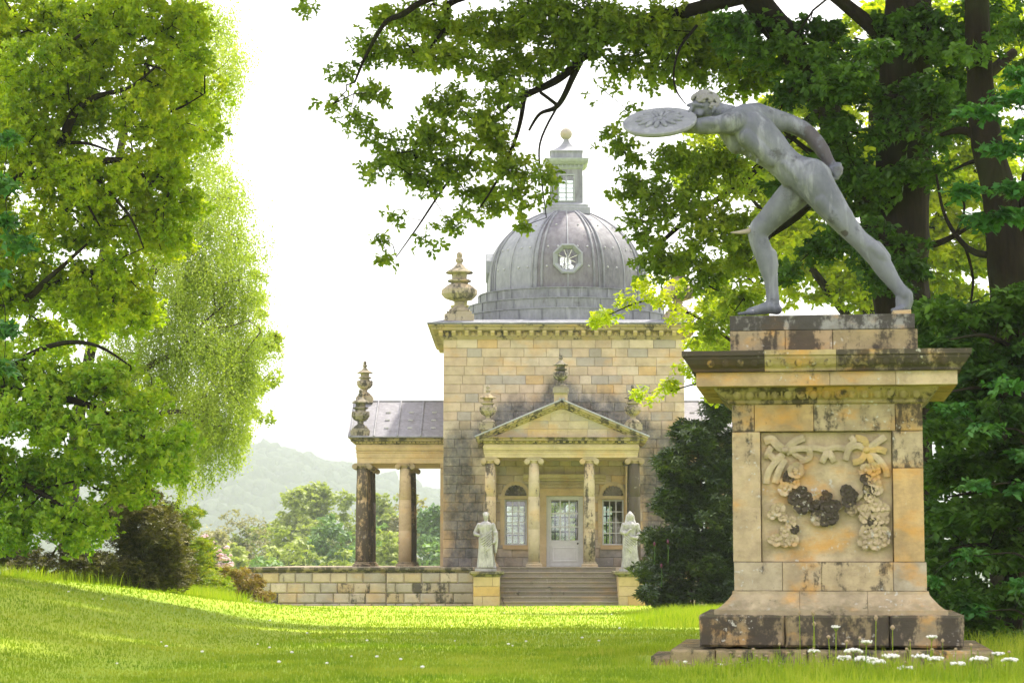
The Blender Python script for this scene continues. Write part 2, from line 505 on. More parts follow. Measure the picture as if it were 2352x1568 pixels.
def scatter(centres, sizes, tmpls, rng, **fr):
    """copies of sprig templates at the given centres; returns verts, tris"""
    n = len(centres); a, b, c = frames(n, rng, **fr); which = rng.integers(0, len(tmpls), n)
    VS, TS, off = [], [], 0
    for k, (V, F) in enumerate(tmpls):
        ix = np.where(which == k)[0]
        if not len(ix): continue
        m = len(V)
        out = (V[None,:,0,None]*a[ix][:,None,:] + V[None,:,1,None]*b[ix][:,None,:] + V[None,:,2,None]*c[ix][:,None,:])*sizes[ix][:,None,None] + centres[ix][:,None,:]
        VS.append(out.reshape(-1, 3))
        T = np.array(F)[None] + (np.arange(len(ix))*m)[:,None,None] + off
        TS.append(T.reshape(-1, 3)); off += len(ix)*m
    return np.concatenate(VS), np.concatenate(TS)
def env(cx, cy, Y, rx, ry, rd=None):
    """crown lobe given by its middle and half-sizes in the picture and its distance"""
    p = P(cx, cy, Y); k = Y/FD
    return (np.array(p), np.array((rx*k, rd if rd else (rx+ry)*.5*k, ry*k)))
def subclumps(envs, r, dens, rng, shell=.55, zmin=None):
    out = []
    for c, q in envs:
        vol = 4.19*q[0]*q[1]*q[2]
        n = max(1, int(round(dens*vol/(4.19*r**3))))
        d = rand_unit(n, rng); t = rng.uniform(shell**3, 1, n)**(1/3)
        out.append(c + d*t[:, None]*np.maximum(q-r*.35, r*.2))
    out = np.concatenate(out)
    return out
def leaf_cloud(cl, r, per, size, tm, rng, flat=.6, sz=.25, **fr):
    n = len(cl)*per
    ce = np.repeat(cl, per, 0); rr = r*rng.uniform(.55, 1.25, len(cl)); rr = np.repeat(rr, per)
    d = rand_unit(n, rng)*(rng.uniform(0.05, 1, n)**(1/2.2))[:, None]; d[:, 2] *= flat
    pts = ce + d*rr[:, None]
    return scatter(pts, size*rng.uniform(1-sz, 1+sz, n), tm, rng, **fr)
def grow(start_nodes, cl, rng, seglen=.5, r0=.006, jit=.08, expo=2.3, rmax=.12, maxd=9):
    """joins every clump to the nearest node of the branch skeleton; pipe-model radii; returns edge arrays"""
    pts = [np.array(s) for s in start_nodes]; par = [-1]*len(pts)
    A = np.array(pts)
    order = np.argsort(np.min(np.linalg.norm(cl[:, None]-A[None], axis=2), axis=1))
    buf = np.zeros((len(pts)+len(cl)*14, 3)); buf[:len(pts)] = A; n = len(pts)
    for i in order:
        t = cl[i]; d = np.linalg.norm(buf[:n]-t, axis=1)
        d = d + .35*np.maximum(0, buf[:n, 2]-t[2])*0
        j = int(np.argmin(d)); L = d[j]
        if L > maxd: continue
        k = max(1, min(10, int(L/seglen))); last = j; s = buf[j].copy()
        for q in range(1, k+1):
            f = q/k
            p = s + (t-s)*f + rng.normal(0, jit*min(1, L), 3)*(f < 1) + np.array([0, 0, .10*L*math.sin(PI*f)])
            if n >= len(buf): break
            buf[n] = p; par.append(last); last = n; n += 1
    cnt = np.ones(n)
    for i in range(n-1, -1, -1):
        if par[i] >= 0: cnt[par[i]] += cnt[i]
    rad = np.minimum(r0*cnt**(1/expo), rmax)
    e = [(par[i], i) for i in range(n) if par[i] >= 0]
    return buf[:n], np.array(e), rad
def twig_mesh(name, pts, e, rad, sides=4):
    a, b = pts[e[:, 0]], pts[e[:, 1]]; ra = np.minimum(rad[e[:, 0]], rad[e[:, 1]]*1.5); rb = rad[e[:, 1]]
    d = b-a; L = np.linalg.norm(d, axis=1)[:, None]+1e-9; d = d/L
    b = b + d*rb[:, None]*.4
    ref = np.where(np.abs(d[:, 2:3]) > .9, np.array([[1., 0, 0]]), np.array([[0, 0, 1.]]))
    u = np.cross(d, ref); u /= np.linalg.norm(u, axis=1)[:, None]; v = np.cross(d, u)
    rings = []
    for P_, r_ in ((a, ra), (b, rb)):
        for k in range(sides):
            t = 2*PI*k/sides; rings.append(P_ + (u*math.cos(t)+v*math.sin(t))*r_[:, None])
    V = np.stack(rings, 1).reshape(-1, 3); T = []
    for k in range(sides):
        k2 = (k+1) % sides
        T += [(k, k2, sides+k2), (k, sides+k2, sides+k)]
    T = (np.array(T)[None] + (np.arange(len(a))*2*sides)[:, None, None]).reshape(-1, 3)
    return fast_mesh(name, V, T)
def spline(pts, n=6):
    pts = [Vector(p) for p in pts]; out = []
    for i in range(len(pts)-1):
        p0 = pts[max(i-1, 0)]; p1 = pts[i]; p2 = pts[i+1]; p3 = pts[min(i+2, len(pts)-1)]
        for k in range(n):
            t = k/n
            out.append(.5*((2*p1)+(p2-p0)*t+(2*p0-5*p1+4*p2-p3)*t*t+(3*p1-p0-3*p2+p3)*t**3))
    out.append(pts[-1]); return out
def lerp_r(rs, n=6):
    out = []
    for a, b in zip(rs, rs[1:]): out += [a+(b-a)*k/n for k in range(n)]
    return out+[rs[-1]]
def limb(name, parent, pts, rad, mat, seg=9, color=(.03,.024,.017,.1), wob=.12, n=6):
    sp = spline(pts, n); rr = lerp_r(rad, n)
    mb = MB(); mb.tube(sp, rr, seg)
    vv = []
    for v in mb.v:
        q = Vector(v); k = noise.noise(q*2.2)*wob*rad[0] + noise.noise(q*7)*wob*.4*rad[0]
        vv.append((q.x+k, q.y+k*.6, q.z))
    mb.v = vv
    obj(name, mb, mat, parent, color, sm=True)
    return [np.array(p) for p in sp]

def tree(name, label, cat, base, trunk, limbs, envs, r, dens, per, size, tm, mat, seed=1, group=None, barkc=(.03,.024,.017,.1),
         flat=.6, shell=.5, twig=.006, trunk_seg=12, clumps=None, sz=.25, expo=2.3, rmax=.12, maxd=9, jit=.06, **fr):
    rng = np.random.default_rng(seed)
    t = thing(name, label, cat, base, 0, group, world=True)
    nodes = []
    if trunk:
        pts, rad = trunk
        nodes += limb('trunk', t, pts, rad, M['bark'], trunk_seg, barkc)
    for pts, rad in limbs:
        nodes += limb('limb', t, pts, rad, M['bark'], 7, barkc)
    cl = subclumps(envs, r, dens, rng, shell) if clumps is None else clumps
    if nodes and twig:
        pt, e, rd = grow(nodes, cl, rng, seglen=r*1.1, r0=twig, jit=jit, expo=expo, rmax=rmax, maxd=maxd)
        me = twig_mesh('twigs', pt, e, rd); me.materials.append(M['bark'])
        obj('twigs', me, M['bark'], t, barkc, stuff=True)
    V, T = leaf_cloud(cl, r, per, size, tm, rng, flat, sz, **fr)
    me = fast_mesh('crown', V, T); me.materials.append(mat)
    obj('crown', me, mat, t, stuff=True)
    return t, cl

rg = np.random.default_rng(3)
T_OAK = [sprig_tmpl('oak', 'rosette', rg, 7) for _ in range(5)]
T_OAK2 = [sprig_tmpl('broad', 'rosette', rg, 7) for _ in range(5)]
T_MAPLE = [sprig_tmpl('maple', 'rosette', rg, 5) for _ in range(4)]
T_SPRAY = [sprig_tmpl('broad', 'spray', rg, 8) for _ in range(4)]
T_WHORL = [sprig_tmpl('long', 'whorl', rg, 7) for _ in range(4)]
T_ONE = [leaf_tmpl('broad')]
T_ONE = [(a, b) for a, b in T_ONE]

M['lf_oakL'] = mat_leaf('oak_leaf_yellow_green', [(.17,.30,.016),(.38,.50,.02),(.60,.62,.04)], .5, .35, 5)
M['lf_birch'] = mat_leaf('birch_leaf', [(.22,.31,.045),(.37,.46,.08),(.52,.58,.13)], .42, .4, 6)
M['lf_lowL'] = mat_leaf('maple_leaf_green', [(.11,.27,.018),(.29,.46,.024),(.52,.60,.05)], .40, .45, 6)
M['lf_teal'] = mat_leaf('bluish_leaf', [(.03,.12,.03),(.07,.22,.05),(.18,.36,.12)], .38, .5, 6)
M['lf_oakR'] = mat_leaf('oak_leaf_green', [(.10,.18,.02),(.22,.32,.03),(.40,.46,.05)], .52, .5, 6)
M['lf_lime'] = mat_leaf('lime_leaf', [(.20,.32,.012),(.42,.50,.018),(.58,.60,.03)], .55, .5, 6)
M['lf_dark'] = mat_leaf('hornbeam_leaf', [(.026,.075,.016),(.065,.15,.026),(.14,.26,.042)], .40, .8, 6)
M['lf_rhodo'] = mat_leaf('rhododendron_leaf', [(.016,.038,.012),(.042,.080,.020),(.11,.155,.045)], .2, .8, 8, .32, .6)
M['lf_brown'] = mat_leaf('bronze_leaf', [(.035,.045,.014),(.11,.105,.03),(.24,.21,.08)], .25, .8, 9)
M['lf_bronze'] = mat_leaf('orange_bronze_leaf', [(.10,.08,.02),(.24,.15,.04),(.30,.27,.05)], .3, .9, 9)
M['lf_yel'] = mat_leaf('azalea_leaf', [(.12,.20,.01),(.24,.33,.015),(.42,.36,.03)], .4, .8, 9)
M['lf_pink'] = mat_leaf('pink_petal', [(.70,.42,.50),(.80,.62,.68),(.85,.78,.80)], .35, 1, 9, .5, .3, (1,.9,.95))
M['lf_far1'] = mat_leaf('haze_paled_leaf_light', [(.19,.25,.07),(.31,.37,.10),(.42,.47,.15)], .35, .06, .8)  # valley tree leaves: distance haze put into the paled, greyed colours
M['lf_far2'] = mat_leaf('haze_paled_leaf_olive', [(.22,.21,.12),(.32,.30,.17),(.42,.39,.22)], .35, .06, .8)
M['lf_far3'] = mat_leaf('haze_paled_leaf_green', [(.09,.17,.08),(.17,.28,.11),(.28,.39,.16)], .3, .06, .8)

# ------------------------------------------------------------------ temple
SAND, PALE, OCHRE, GREY, DGREY, PINK = (.50,.40,.285), (.58,.49,.375), (.56,.37,.16), (.34,.315,.29), (.20,.195,.185), (.50,.385,.285)
YC, YP, YS = 87.0, 84.0, 80.9
FLOOR = 1.42
temple = thing('temple', 'square sandstone garden temple with a lead covered dome and pillared porches', 'temple', (2, YC, FLOOR), world=True)
cx0, cx1 = X(1018, YC), X(1573, YC)
CW = cx1-cx0
YB = YC + CW                      # back face
ztop = Z(779, YC)
DX0, DX1 = X(1255, YC), X(1339, YC)
ops = [(DX0, DX1, FLOOR-.01, Z(1138.5, YC)), (X(1159, YC), X(1210, YC), Z(1251, YC), Z(1147, YC)), (X(1383, YC), X(1432, YC), Z(1251, YC), Z(1147, YC))]
def wall_cells(mb, x0, x1, z0, z1, y0, y1, ops):
    gx = sorted({x0, x1, *[o[0] for o in ops], *[o[1] for o in ops]}); gz = sorted({z0, z1, *[min(max(o[2], z0), z1) for o in ops], *[o[3] for o in ops]})
    for a, b in zip(gx, gx[1:]):
        for c, d in zip(gz, gz[1:]):
            mx, mz = (a+b)/2, (c+d)/2
            if any(o[0] < mx < o[1] and o[2] < mz < o[3] for o in ops): continue
            mb.box(a, b, y0, y1, c, d)
mb = MB(); wall_cells(mb, cx0+.02, cx1-.02, FLOOR, ztop, YC+.04, YC+.55, ops)
fw = obj('front_wall', mb, M['wstone'], temple, (.36,.30,.23,.3))
mb = MB(); wall_cells(mb, cx0+.02, cx1-.02, FLOOR, ztop, YB-.55, YB, ops)
obj('back_wall', mb, M['stone'], temple, SAND+(.2,))
for nm, a, b in (('side_wall', cx0+.021, cx0+.5), ('side_wall', cx1-.5, cx1-.021)):
    # side walls with a door and two windows towards the side porches
    mb = MB(); yc = (YC+YB)/2
    for y0, y1, z0, z1 in ((YC+.551, yc-2.6, FLOOR, ztop), (yc+2.6, YB-.551, FLOOR, ztop), (yc-2.6, yc+2.6, Z(1138, YC), ztop), (yc-1.7, yc-.7, FLOOR, Z(1138, YC)), (yc+.7, yc+1.7, FLOOR, Z(1138, YC)),
                           (yc-2.6, yc-1.7, FLOOR, Z(1251, YC)), (yc+1.7, yc+2.6, FLOOR, Z(1251, YC))):
        mb.box(a, b, y0, y1, z0, z1)
    obj(nm, mb, M['stone'], temple, SAND+(.2,))
mb = MB(); mb.box(cx0+.5, cx1-.5, YC+.56, YB-.56, ztop-1.4, ztop-1.3); obj('ceiling', mb, M['inner'], temple)
mb = MB(); mb.box(cx0+.01, cx1-.01, YC+.045, YB-.01, ztop-.05, Z(744, YC)-.1); obj('roof_slab', mb, M['lead'], temple)
for a, b in ((cx0+.5, cx0+.515), (cx1-.515, cx1-.5)):
    mb = MB()
    for y0, y1 in ((YC+.56, (YC+YB)/2-2.6), ((YC+YB)/2+2.6, YB-.56)): mb.box(a, b, y0, y1, FLOOR, ztop-1.4)
    obj('plaster_lining', mb, M['inner'], temple)
# facade stones, laid in courses round the openings
def face_colour(dx, dy):
    u = random.random()
    c = SAND if u < .34 else PALE if u < .62 else PINK if u < .76 else GREY if u < .90 else OCHRE if u < .96 else (.43,.34,.22)
    st = .08 + .12*random.random()
    if dx < 1085 and dy > 1085 and random.random() < .55: c = OCHRE if random.random() < .6 else (.58,.44,.24)
    ddx = abs(dx-1292)
    rake = 916 + ddx*.40
    dark = 0
    if ddx < 200 and dy < rake: dark = max(0, 1-(rake-dy)/42.)
    if 185 < ddx < 262 and dy > 985:
        e = 1-abs(ddx-(225 if dx > 1292 else 212))/(52. if dx > 1292 else 40.)
        dark = max(dark, min(1, e*1.5)*(1 if dx > 1292 else .8))
    if 185 < ddx < 262 and 930 < dy <= 985: dark = max(dark, (1-(985-dy)/55.)*max(0, 1-abs(ddx-212)/50.)*1.2)
    if dx < 1036 and 850 < dy < 1060: dark = max(dark, .8 if random.random() < .6 else .35)
    if dx > 1540 and dy > 960: dark = max(dark, .55)
    if dy > 1262: dark = max(dark, .5)
    dark = max(0, min(1, dark + random.uniform(-.16, .16)*(dark > .08)))
    dark = 0; st = .06 + .14*random.random()
    if dark > .3:
        c = tuple(a*(1-dark*.68)+b*dark*.68 for a, b in zip(c, (.17,.172,.18)))
        st = .20 + dark*.30
    j = random.uniform(.88, 1.1)
    return tuple(min(.75, q*j) for q in c) + (st,)
course = .338
rows = int(round((ztop-FLOOR)/course)); ch = (ztop-FLOOR)/rows
stones = []
for r_ in range(rows):
    z0 = FLOOR + r_*ch; z1 = z0+ch
    spans = [(cx0, cx1)]
    for o in ops:
        if o[2] < z1-.08 and o[3] > z0+.08:
            nw = []
            for a, b in spans:
                if o[1] <= a or o[0] >= b: nw.append((a, b)); continue
                if o[0]-a > .1: nw.append((a, o[0]))
                if b-o[1] > .1: nw.append((o[1], b))
            spans = nw
    for a, b in spans:
        x = a
        while x < b-.01:
            w_ = random.uniform(.42, .92) if z1 < Z(1052, YC) or r_ > 8 else random.uniform(.4, .85)
            if b-(x+w_) < .3: w_ = b-x
            stones.append((x, x+w_, z0, z1)); x += w_
def seen(s):
    m = P(1176, 1050, YC); dx = 1176+(s[0]+s[1])/2/YC*5328; zz = (s[2]+s[3])/2
    dy = 1283-(zz-EYE)/YC*5345
    hid = (1108 < dx < 1472 and 1000 < dy < 1058) or (abs(dx-1292) < 185 and 916+abs(dx-1292)*.42+14 < dy < 1058) or (dx > 1545 and dy > 1000)
    return dx, dy, not hid
vis, hid_ = [], []
for s in stones:
    dx, dy, v = seen(s); (vis if v else hid_).append((s, dx, dy))
vis.sort(key=lambda q: -(q[0][1]-q[0][0]))
hid_ += vis[300:]; vis = vis[:300]
cache = {}
for s, dx, dy in vis:
    w_ = round(s[1]-s[0], 2); key = w_
    if key not in cache:
        q = MB(); q.box(-w_/2+.004, w_/2-.004, 0, .2, -ch/2+.004, ch/2-.004, .016); cache[key] = q.mesh('stone')
        cache[key].materials.append(M['wstone'])
    obj('stone', cache[key], M['wstone'], fw, face_colour(dx, dy), loc=((s[0]+s[1])/2, YC+random.uniform(-.004, .006), (s[2]+s[3])/2))
mb = MB()
for s, dx, dy in hid_: mb.box(s[0]+.004, s[1]-.004, YC+.004, YC+.2, s[2]+.004, s[3]-.004, .016)
obj('small_stones', mb, M['wstone'], fw, (.40,.33,.22,.3), stuff=True)

# main cornice
zc0, zc1 = ztop, Z(744, YC-.55)
H = zc1-zc0
prof = [(.0, zc0-.02), (.05, zc0), (.07, zc0+.05), (.13, zc0+.08), (.13, zc0+.30), (.40, zc0+.31), (.45, zc0+.34), (.45, zc0+.42), (.50, zc0+.45), (.56, zc0+H-.06), (.58, zc0+H-.02), (.56, zc0+H)]
mb = MB(); mb.ring(prof, cx0, cx1, YC, YB)
cor = obj('cornice', mb, M['stone'], temple, (.40,.33,.20,.42))
mb = MB(); mb.ring([(.60, zc0+H+.002), (.61, zc0+H+.05), (.45, zc0+H+.09), (0, zc0+H+.22)], cx0, cx1, YC, YB); obj('cornice_lead', mb, M['lead'], temple)
nm = 20; cmod = None
for i in range(nm):
    x = cx0-.1 + (CW+.2)*i/(nm-1)
    if cmod is None:
        q = MB(); q.prism([(0,0),(0,.19),(-.25,.19),(-.25,.12),(-.10,.0)], -.075, .075); cmod = q.mesh('modillion'); cmod.materials.append(M['stone'])
    obj('modillion', cmod, M['stone'], cor, (.52,.42,.25,.22), loc=(x, YC-.13, zc0+.115))
    if i < nm-1:
        if i == 0:
            q = MB(); q.ball((0,0,0), (.085,.04,.085), 8, 6)
            for k in range(5): a = 2*PI*k/5; q.ball((.06*math.cos(a), -.02, .06*math.sin(a)), (.035,.03,.035), 6, 4)
            ros = q.mesh('rosette'); ros.materials.append(M['stone'])
        obj('rosette', ros, M['stone'], cor, (.47,.37,.22,.3), loc=(x+(CW+.2)/(nm-1)/2, YC-.14, zc0+.20))

# drum steps and dome
YD = YC + CW/2
XD = X(1300, YD, 550)
k = YD/FD
zb = Z(657, YD)
for i, (rr, y0, y1) in enumerate(((205, 657, 684), (228, 683, 709), (243, 708, 745))):
    za, zz = Z(y1, YD-3.6), Z(y0, YD-3.6)
    rr *= k*.985
    mb = MB(); mb.lathe([(rr, za-.1), (rr, zz-.05), (rr+.03, zz-.04), (rr+.03, zz), (rr-.5, zz+.02)], (XD, YD, 0), 64)
    stp = obj('drum_step', mb, M['lead'], temple, (.36,.38,.41,.10+.08*i))
    mb = MB()
    for a in np.arange(0, 2*PI, PI/14): mb.tube([(XD+(rr+.015)*math.cos(a+.1*i), YD+(rr+.015)*math.sin(a+.1*i), za), (XD+(rr+.015)*math.cos(a+.1*i), YD+(rr+.015)*math.sin(a+.1*i), zz-.04)], .018, 5)
    obj('lead_rolls', mb, M['lead'], stp, stuff=True)
dprof = [(181,-4),(181.5,20),(180,42),(176,62),(168,82),(157,99),(143,115),(125,130),(104,144),(82,155),(62,163),(46,168),(40,171)]
zbase = Z(659, YD-3.1)
KH = (Z(487, YD)-zbase)/171.
dprof = [(a*k, zbase + b*KH) for a, b in dprof]
dprof = [q_ for a, b in zip(dprof, dprof[1:]) for q_ in (a, ((a[0]+b[0])/2+.012, (a[1]+b[1])/2))]+[dprof[-1]]
dome_mb = MB(); dome_mb.lathe([(a-.03, z) for a, z in dprof], (XD, YD, 0), 64)
dome = None
zo = Z(594, YD-3.1)
def open_faces(mb):
    keep = []
    for f in mb.f:
        if len(f) > 4: continue
        c = sum((Vector(mb.v[i]) for i in f), Vector())/len(f)-Vector((XD, YD, zo))
        if min(math.hypot(c.x, c.z-(.45 if c.y > 0 else 0)) if abs(c.y) > 1.5 else 9, math.hypot(c.y, c.z) if abs(c.x) > 1.5 else 9) > .44: keep.append(f)
    mb.f = keep
    return mb
dome = obj('dome', open_faces(dome_mb), M['lead'], temple, (.13,.12,.14,.4), sm=True)
NG = 16
for gi in range(NG):
    a0, a1 = 2*PI*gi/NG+.006 - PI/2, 2*PI*(gi+1)/NG-.006 - PI/2
    q = MB(); ns = 6
    for a_, z in dprof:
        for s_ in range(ns+1):
            t = a0+(a1-a0)*s_/ns; q.v.append((XD+a_*math.cos(t), YD+a_*math.sin(t), z))
    q.f = [(i*(ns+1)+s_, i*(ns+1)+s_+1, (i+1)*(ns+1)+s_+1, (i+1)*(ns+1)+s_) for i in range(len(dprof)-1) for s_ in range(ns)]
    mid = (a0+a1)/2
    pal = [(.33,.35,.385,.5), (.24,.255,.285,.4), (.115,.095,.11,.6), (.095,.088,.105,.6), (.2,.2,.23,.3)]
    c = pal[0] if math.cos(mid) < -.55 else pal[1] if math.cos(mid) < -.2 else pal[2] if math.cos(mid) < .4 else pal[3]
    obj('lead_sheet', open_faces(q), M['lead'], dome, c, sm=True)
for gi in range(8):
    a = PI/8 + gi*PI/4 - PI/2
    for da, rd in ((-.065, .05), (.065, .05), (0, .025)):
        pts = [(XD+(r_+.02)*math.cos(a+da*min(1, r_/1.2+.25)), YD+(r_+.02)*math.sin(a+da*min(1, r_/1.2+.25)), z) for r_, z in dprof]
        mb = MB(); mb.tube(pts, rd, 6); obj('rib', mb, M['lead'], dome, (.28,.29,.32,.25), sm=True)
for gi in range(NG):
    if gi % 2: continue
    a = 2*PI*gi/NG - PI/2
    for off in (0,):
        pts = [(XD+(r_+.012)*math.cos(a+off), YD+(r_+.012)*math.sin(a+off), z) for r_, z in dprof]
        mb = MB(); mb.tube(pts, .026, 5); obj('seam', mb, M['lead'], dome, (.42,.44,.47,.4), sm=True)
mb = MB()
for gi in range(NG):
    for fr_, row in ((.33, 4), (.67, 4), (.33, 8), (.67, 8), (.5, 14), (.5, 0)):
        if row == 0: continue
        a = 2*PI*(gi+fr_)/NG-PI/2; r_, z = dprof[row]
        mb.ball((XD+(r_+.01)*math.cos(a), YD+(r_+.01)*math.sin(a), z), .045, 6, 4)
obj('lead_studs', mb, M['lead'], dome, (.42,.43,.45,.9), stuff=True)
# octagonal dormer windows on the four sides of the dome
ro = .62
for q_ in range(4):
    an = q_*PI/2
    rot = Matrix.Translation((XD, YD, .45 if q_ == 2 else 0)) @ Matrix.Rotation(an, 4, 'Z')
    yf = -3.16
    def tr(mb): mb.v = [tuple(rot @ Vector(v)) for v in mb.v]; return mb
    mb = MB()
    oc = [(ro*math.cos(PI/8+PI/4*i), ro*math.sin(PI/8+PI/4*i)) for i in range(8)]
    ic = [(a*.68, b*.68) for a, b in oc]
    for i in range(8):
        j = (i+1) % 8
        (a, b), (c, d), (e, f), (g_, h) = oc[i], oc[j], ic[i], ic[j]
        y0, y1, ym = yf, yf+1.5, yf+.10
        mb.add([(a,y0,zo+b),(c,y0,zo+d),(c,y1,zo+d),(a,y1,zo+b),(e,ym,zo+f),(g_,ym,zo+h),(g_,ym+.25,zo+h),(e,ym+.25,zo+f),(a*.9,y0-.03,zo+b*.9),(c*.9,y0-.03,zo+d*.9)],
               [(0,1,2,3),(8,9,5,4),(0,8,9,1)[::-1],(4,5,6,7)])
    oculus = obj('oculus_window', tr(mb), M['lead'], temple, (.34,.37,.39,.6))
    mb = MB(); mb.add([(a*.70, yf+.20, zo+b*.70) for a, b in oc], [tuple(range(8))[::-1]]); obj('pane', tr(mb), M['glass'], oculus)
    for i in range(8):
        a = PI/4*i+PI/8
        mb = MB(); mb.tube([(0, yf+.17, zo), (.40*math.cos(a), yf+.17, zo+.40*math.sin(a))], .020, 4); obj('glazing_bar', tr(mb), M['paint'], oculus)
    mb = MB(); mb.ball((0, yf+.16, zo), .05, 8, 5); obj('hub', tr(mb), M['paint'], oculus)

# lantern on top of the dome
XL = X(1300.5, YD, 430); kk = k
def lz(dy): return Z(dy, YD)
hw = 36.5*kk
mb = MB(); mb.ring([(.30, lz(490)-.15), (.30, lz(484)), (.22, lz(482)), (.22, lz(477)), (.08, lz(474)), (.0, lz(471))], XL-hw, XL+hw, YD-hw, YD+hw)
lan = obj('lantern', mb, M['lead'], temple, (.42,.45,.47,.4))
wz0, wz1, ww = lz(469), lz(406), 19.5*kk
mb = MB()
for s_ in (-1, 1):
    for t_ in (-1, 1): mb.box(XL+min(s_*ww, s_*hw), XL+max(s_*ww, s_*hw), YD+min(t_*hw, t_*ww), YD+max(t_*hw, t_*ww), lz(471), lz(393))
for (a, b, c, d) in ((XL-ww, XL+ww, YD-hw, YD-hw+.2), (XL-ww, XL+ww, YD+hw-.2, YD+hw), (XL-hw, XL-hw+.2, YD-ww, YD+ww), (XL+hw-.2, XL+hw, YD-ww, YD+ww)):
    mb.box(a, b, c, d, wz1, lz(393)); mb.box(a, b, c, d, lz(471), wz0)
obj('lantern_body', mb, M['lead'], lan, (.20,.20,.24,.35))
for (cx_, cy_, ax) in ((XL, YD-hw, 0), (XL, YD+hw, 0), (XL-hw, YD, 1), (XL+hw, YD, 1)):
    sgn = -1 if (cx_ < XL or cy_ < YD) else 1
    def bxx(mb, u0, u1, z0, z1, d0, d1):
        if ax == 0: mb.box(cx_+u0, cx_+u1, cy_-d1 if sgn > 0 else cy_+d0, cy_-d0 if sgn > 0 else cy_+d1, z0, z1)
        else: mb.box(cx_-d1 if sgn > 0 else cx_+d0, cx_-d0 if sgn > 0 else cx_+d1, cy_+u0, cy_+u1, z0, z1)
        return mb
    mb = MB(); fr_ = .055
    bxx(mb, -ww, -ww+fr_, wz0, wz1, -.025, .05); bxx(mb, ww-fr_, ww, wz0, wz1, -.025, .05)
    bxx(mb, -ww+fr_, ww-fr_, wz0, wz0+fr_, -.025, .05); bxx(mb, -ww+fr_, ww-fr_, wz1-fr_, wz1, -.025, .05)
    obj('window_frame', mb, M['green_paint'], lan)
    for z_ in (wz0+(wz1-wz0)/3, wz0+(wz1-wz0)*2/3): obj('glazing_bar', bxx(MB(), -ww+fr_, ww-fr_, z_-.02, z_+.02, -.01, .03), M['green_paint'], lan)
    obj('glazing_bar', bxx(MB(), -.02, .02, wz0+fr_, wz1-fr_, -.015, .025), M['green_paint'], lan)
    obj('pane', bxx(MB(), -ww+fr_, ww-fr_, wz0+fr_, wz1-fr_, .032, .036), M['glass'], lan)
mb = MB(); mb.ring([(.0, lz(395)), (.04, lz(392)), (.04, lz(386)), (.13, lz(384)), (.22, lz(378)), (.25, lz(373)), (.25, lz(371)), (.0, lz(370))], XL-hw, XL+hw, YD-hw, YD+hw)
obj('lantern_cornice', mb, M['green_paint'], lan)
for i in range(9):
    mb = MB(); x = XL-hw-.02+(2*hw+.04)*i/8; mb.box(x-.025, x+.025, YD-hw-.10, YD-hw-.035, lz(390), lz(385)); obj('dentil', mb, M['green_paint'], lan)
mb = MB(); mb.box(XL-hw, XL+hw, YD-hw, YD+hw, lz(371.5), lz(353)); obj('attic_block', mb, M['lead'], lan, (.40,.43,.46,.3))
pr = [(.03, lz(354)), (.03, lz(352)), (-.08, lz(349)), (-.22, lz(345)), (-.34, lz(340)), (-.43, lz(334)), (-.51, lz(327)), (-.55, lz(318))]
mb = MB(); mb.ring([(p_*hw/.63, z_) for p_, z_ in pr], XL-hw, XL+hw, YD-hw, YD+hw); obj('ogee_roof', mb, M['lead'], lan, (.40,.42,.44,.4))
mb = MB(); mb.ball((XL, YD, lz(308)), 14*kk, 20, 14); obj('ball', mb, M['stone'], lan, (.36,.33,.28,.2), sm=True)

# columns with base, shaft and capital
def column_meshes(h, rb, rt):
    hb, hc = .17, .20
    q = MB(); q.box(-rb*1.38, rb*1.38, -rb*1.38, rb*1.38, 0, .055)
    q.lathe([(rb*1.34,.055),(rb*1.40,.08),(rb*1.34,.105),(rb*1.14,.115),(rb*1.12,.13),(rb*1.22,.14),(rb*1.22,.155),(rb*1.05,hb)], (0,0,0), 20)
    base = q.mesh('column_base')
    q = MB(); q.lathe([(rb, hb), (rb, hb+(h-hb-hc)*.33), (rb*.985, hb+(h-hb-hc)*.332), (rb*.985, hb+(h-hb-hc)*.336), (rb, hb+(h-hb-hc)*.338), ((rb+rt)/2+.01, hb+(h-hb-hc)*.66), ((rb+rt)/2-.0, hb+(h-hb-hc)*.663), ((rb+rt)/2-.0, hb+(h-hb-hc)*.667), ((rb+rt)/2+.01, hb+(h-hb-hc)*.67), (rt, h-hc)], (0,0,0), 24)
    shaft = smooth(q.mesh('shaft'))
    q = MB(); z0 = h-hc
    q.lathe([(rt,z0),(rt*1.08,z0+.02),(rt*1.0,z0+.03),(rt*1.18,z0+.09),(rt*1.1,z0+.10)], (0,0,0), 20)
    q.box(-rt*1.3, rt*1.3, -rt*1.22, rt*1.22, z0+.10, z0+.145)
    q.box(-rt*1.42, rt*1.42, -rt*1.3, rt*1.3, z0+.155, z0+hc)
    for sx in (-1, 1):
        for sy in (-1, 1):
            c = (sx*rt*1.38, sy*rt*1.05, z0+.075)
            for rr, dd in ((.105, .0), (.075, .02), (.035, .035)):
                n_ = 14; y0 = c[1]+sy*dd; vs = [(c[0]+rr*math.cos(2*PI*i/n_), y0+sy*.03, c[2]+rr*math.sin(2*PI*i/n_)) for i in range(n_)]+[(c[0]+rr*math.cos(2*PI*i/n_), y0-sy*.16, c[2]+rr*math.sin(2*PI*i/n_)) for i in range(n_)]
                q.add(vs, [(i, (i+1) % n_, n_+(i+1) % n_, n_+i) for i in range(n_)]+[tuple(range(n_)), tuple(range(2*n_-1, n_-1, -1))])
    cap = q.mesh('capital')
    for me in (base, shaft, cap): me.materials.append(M['stone'])
    return base, shaft, cap
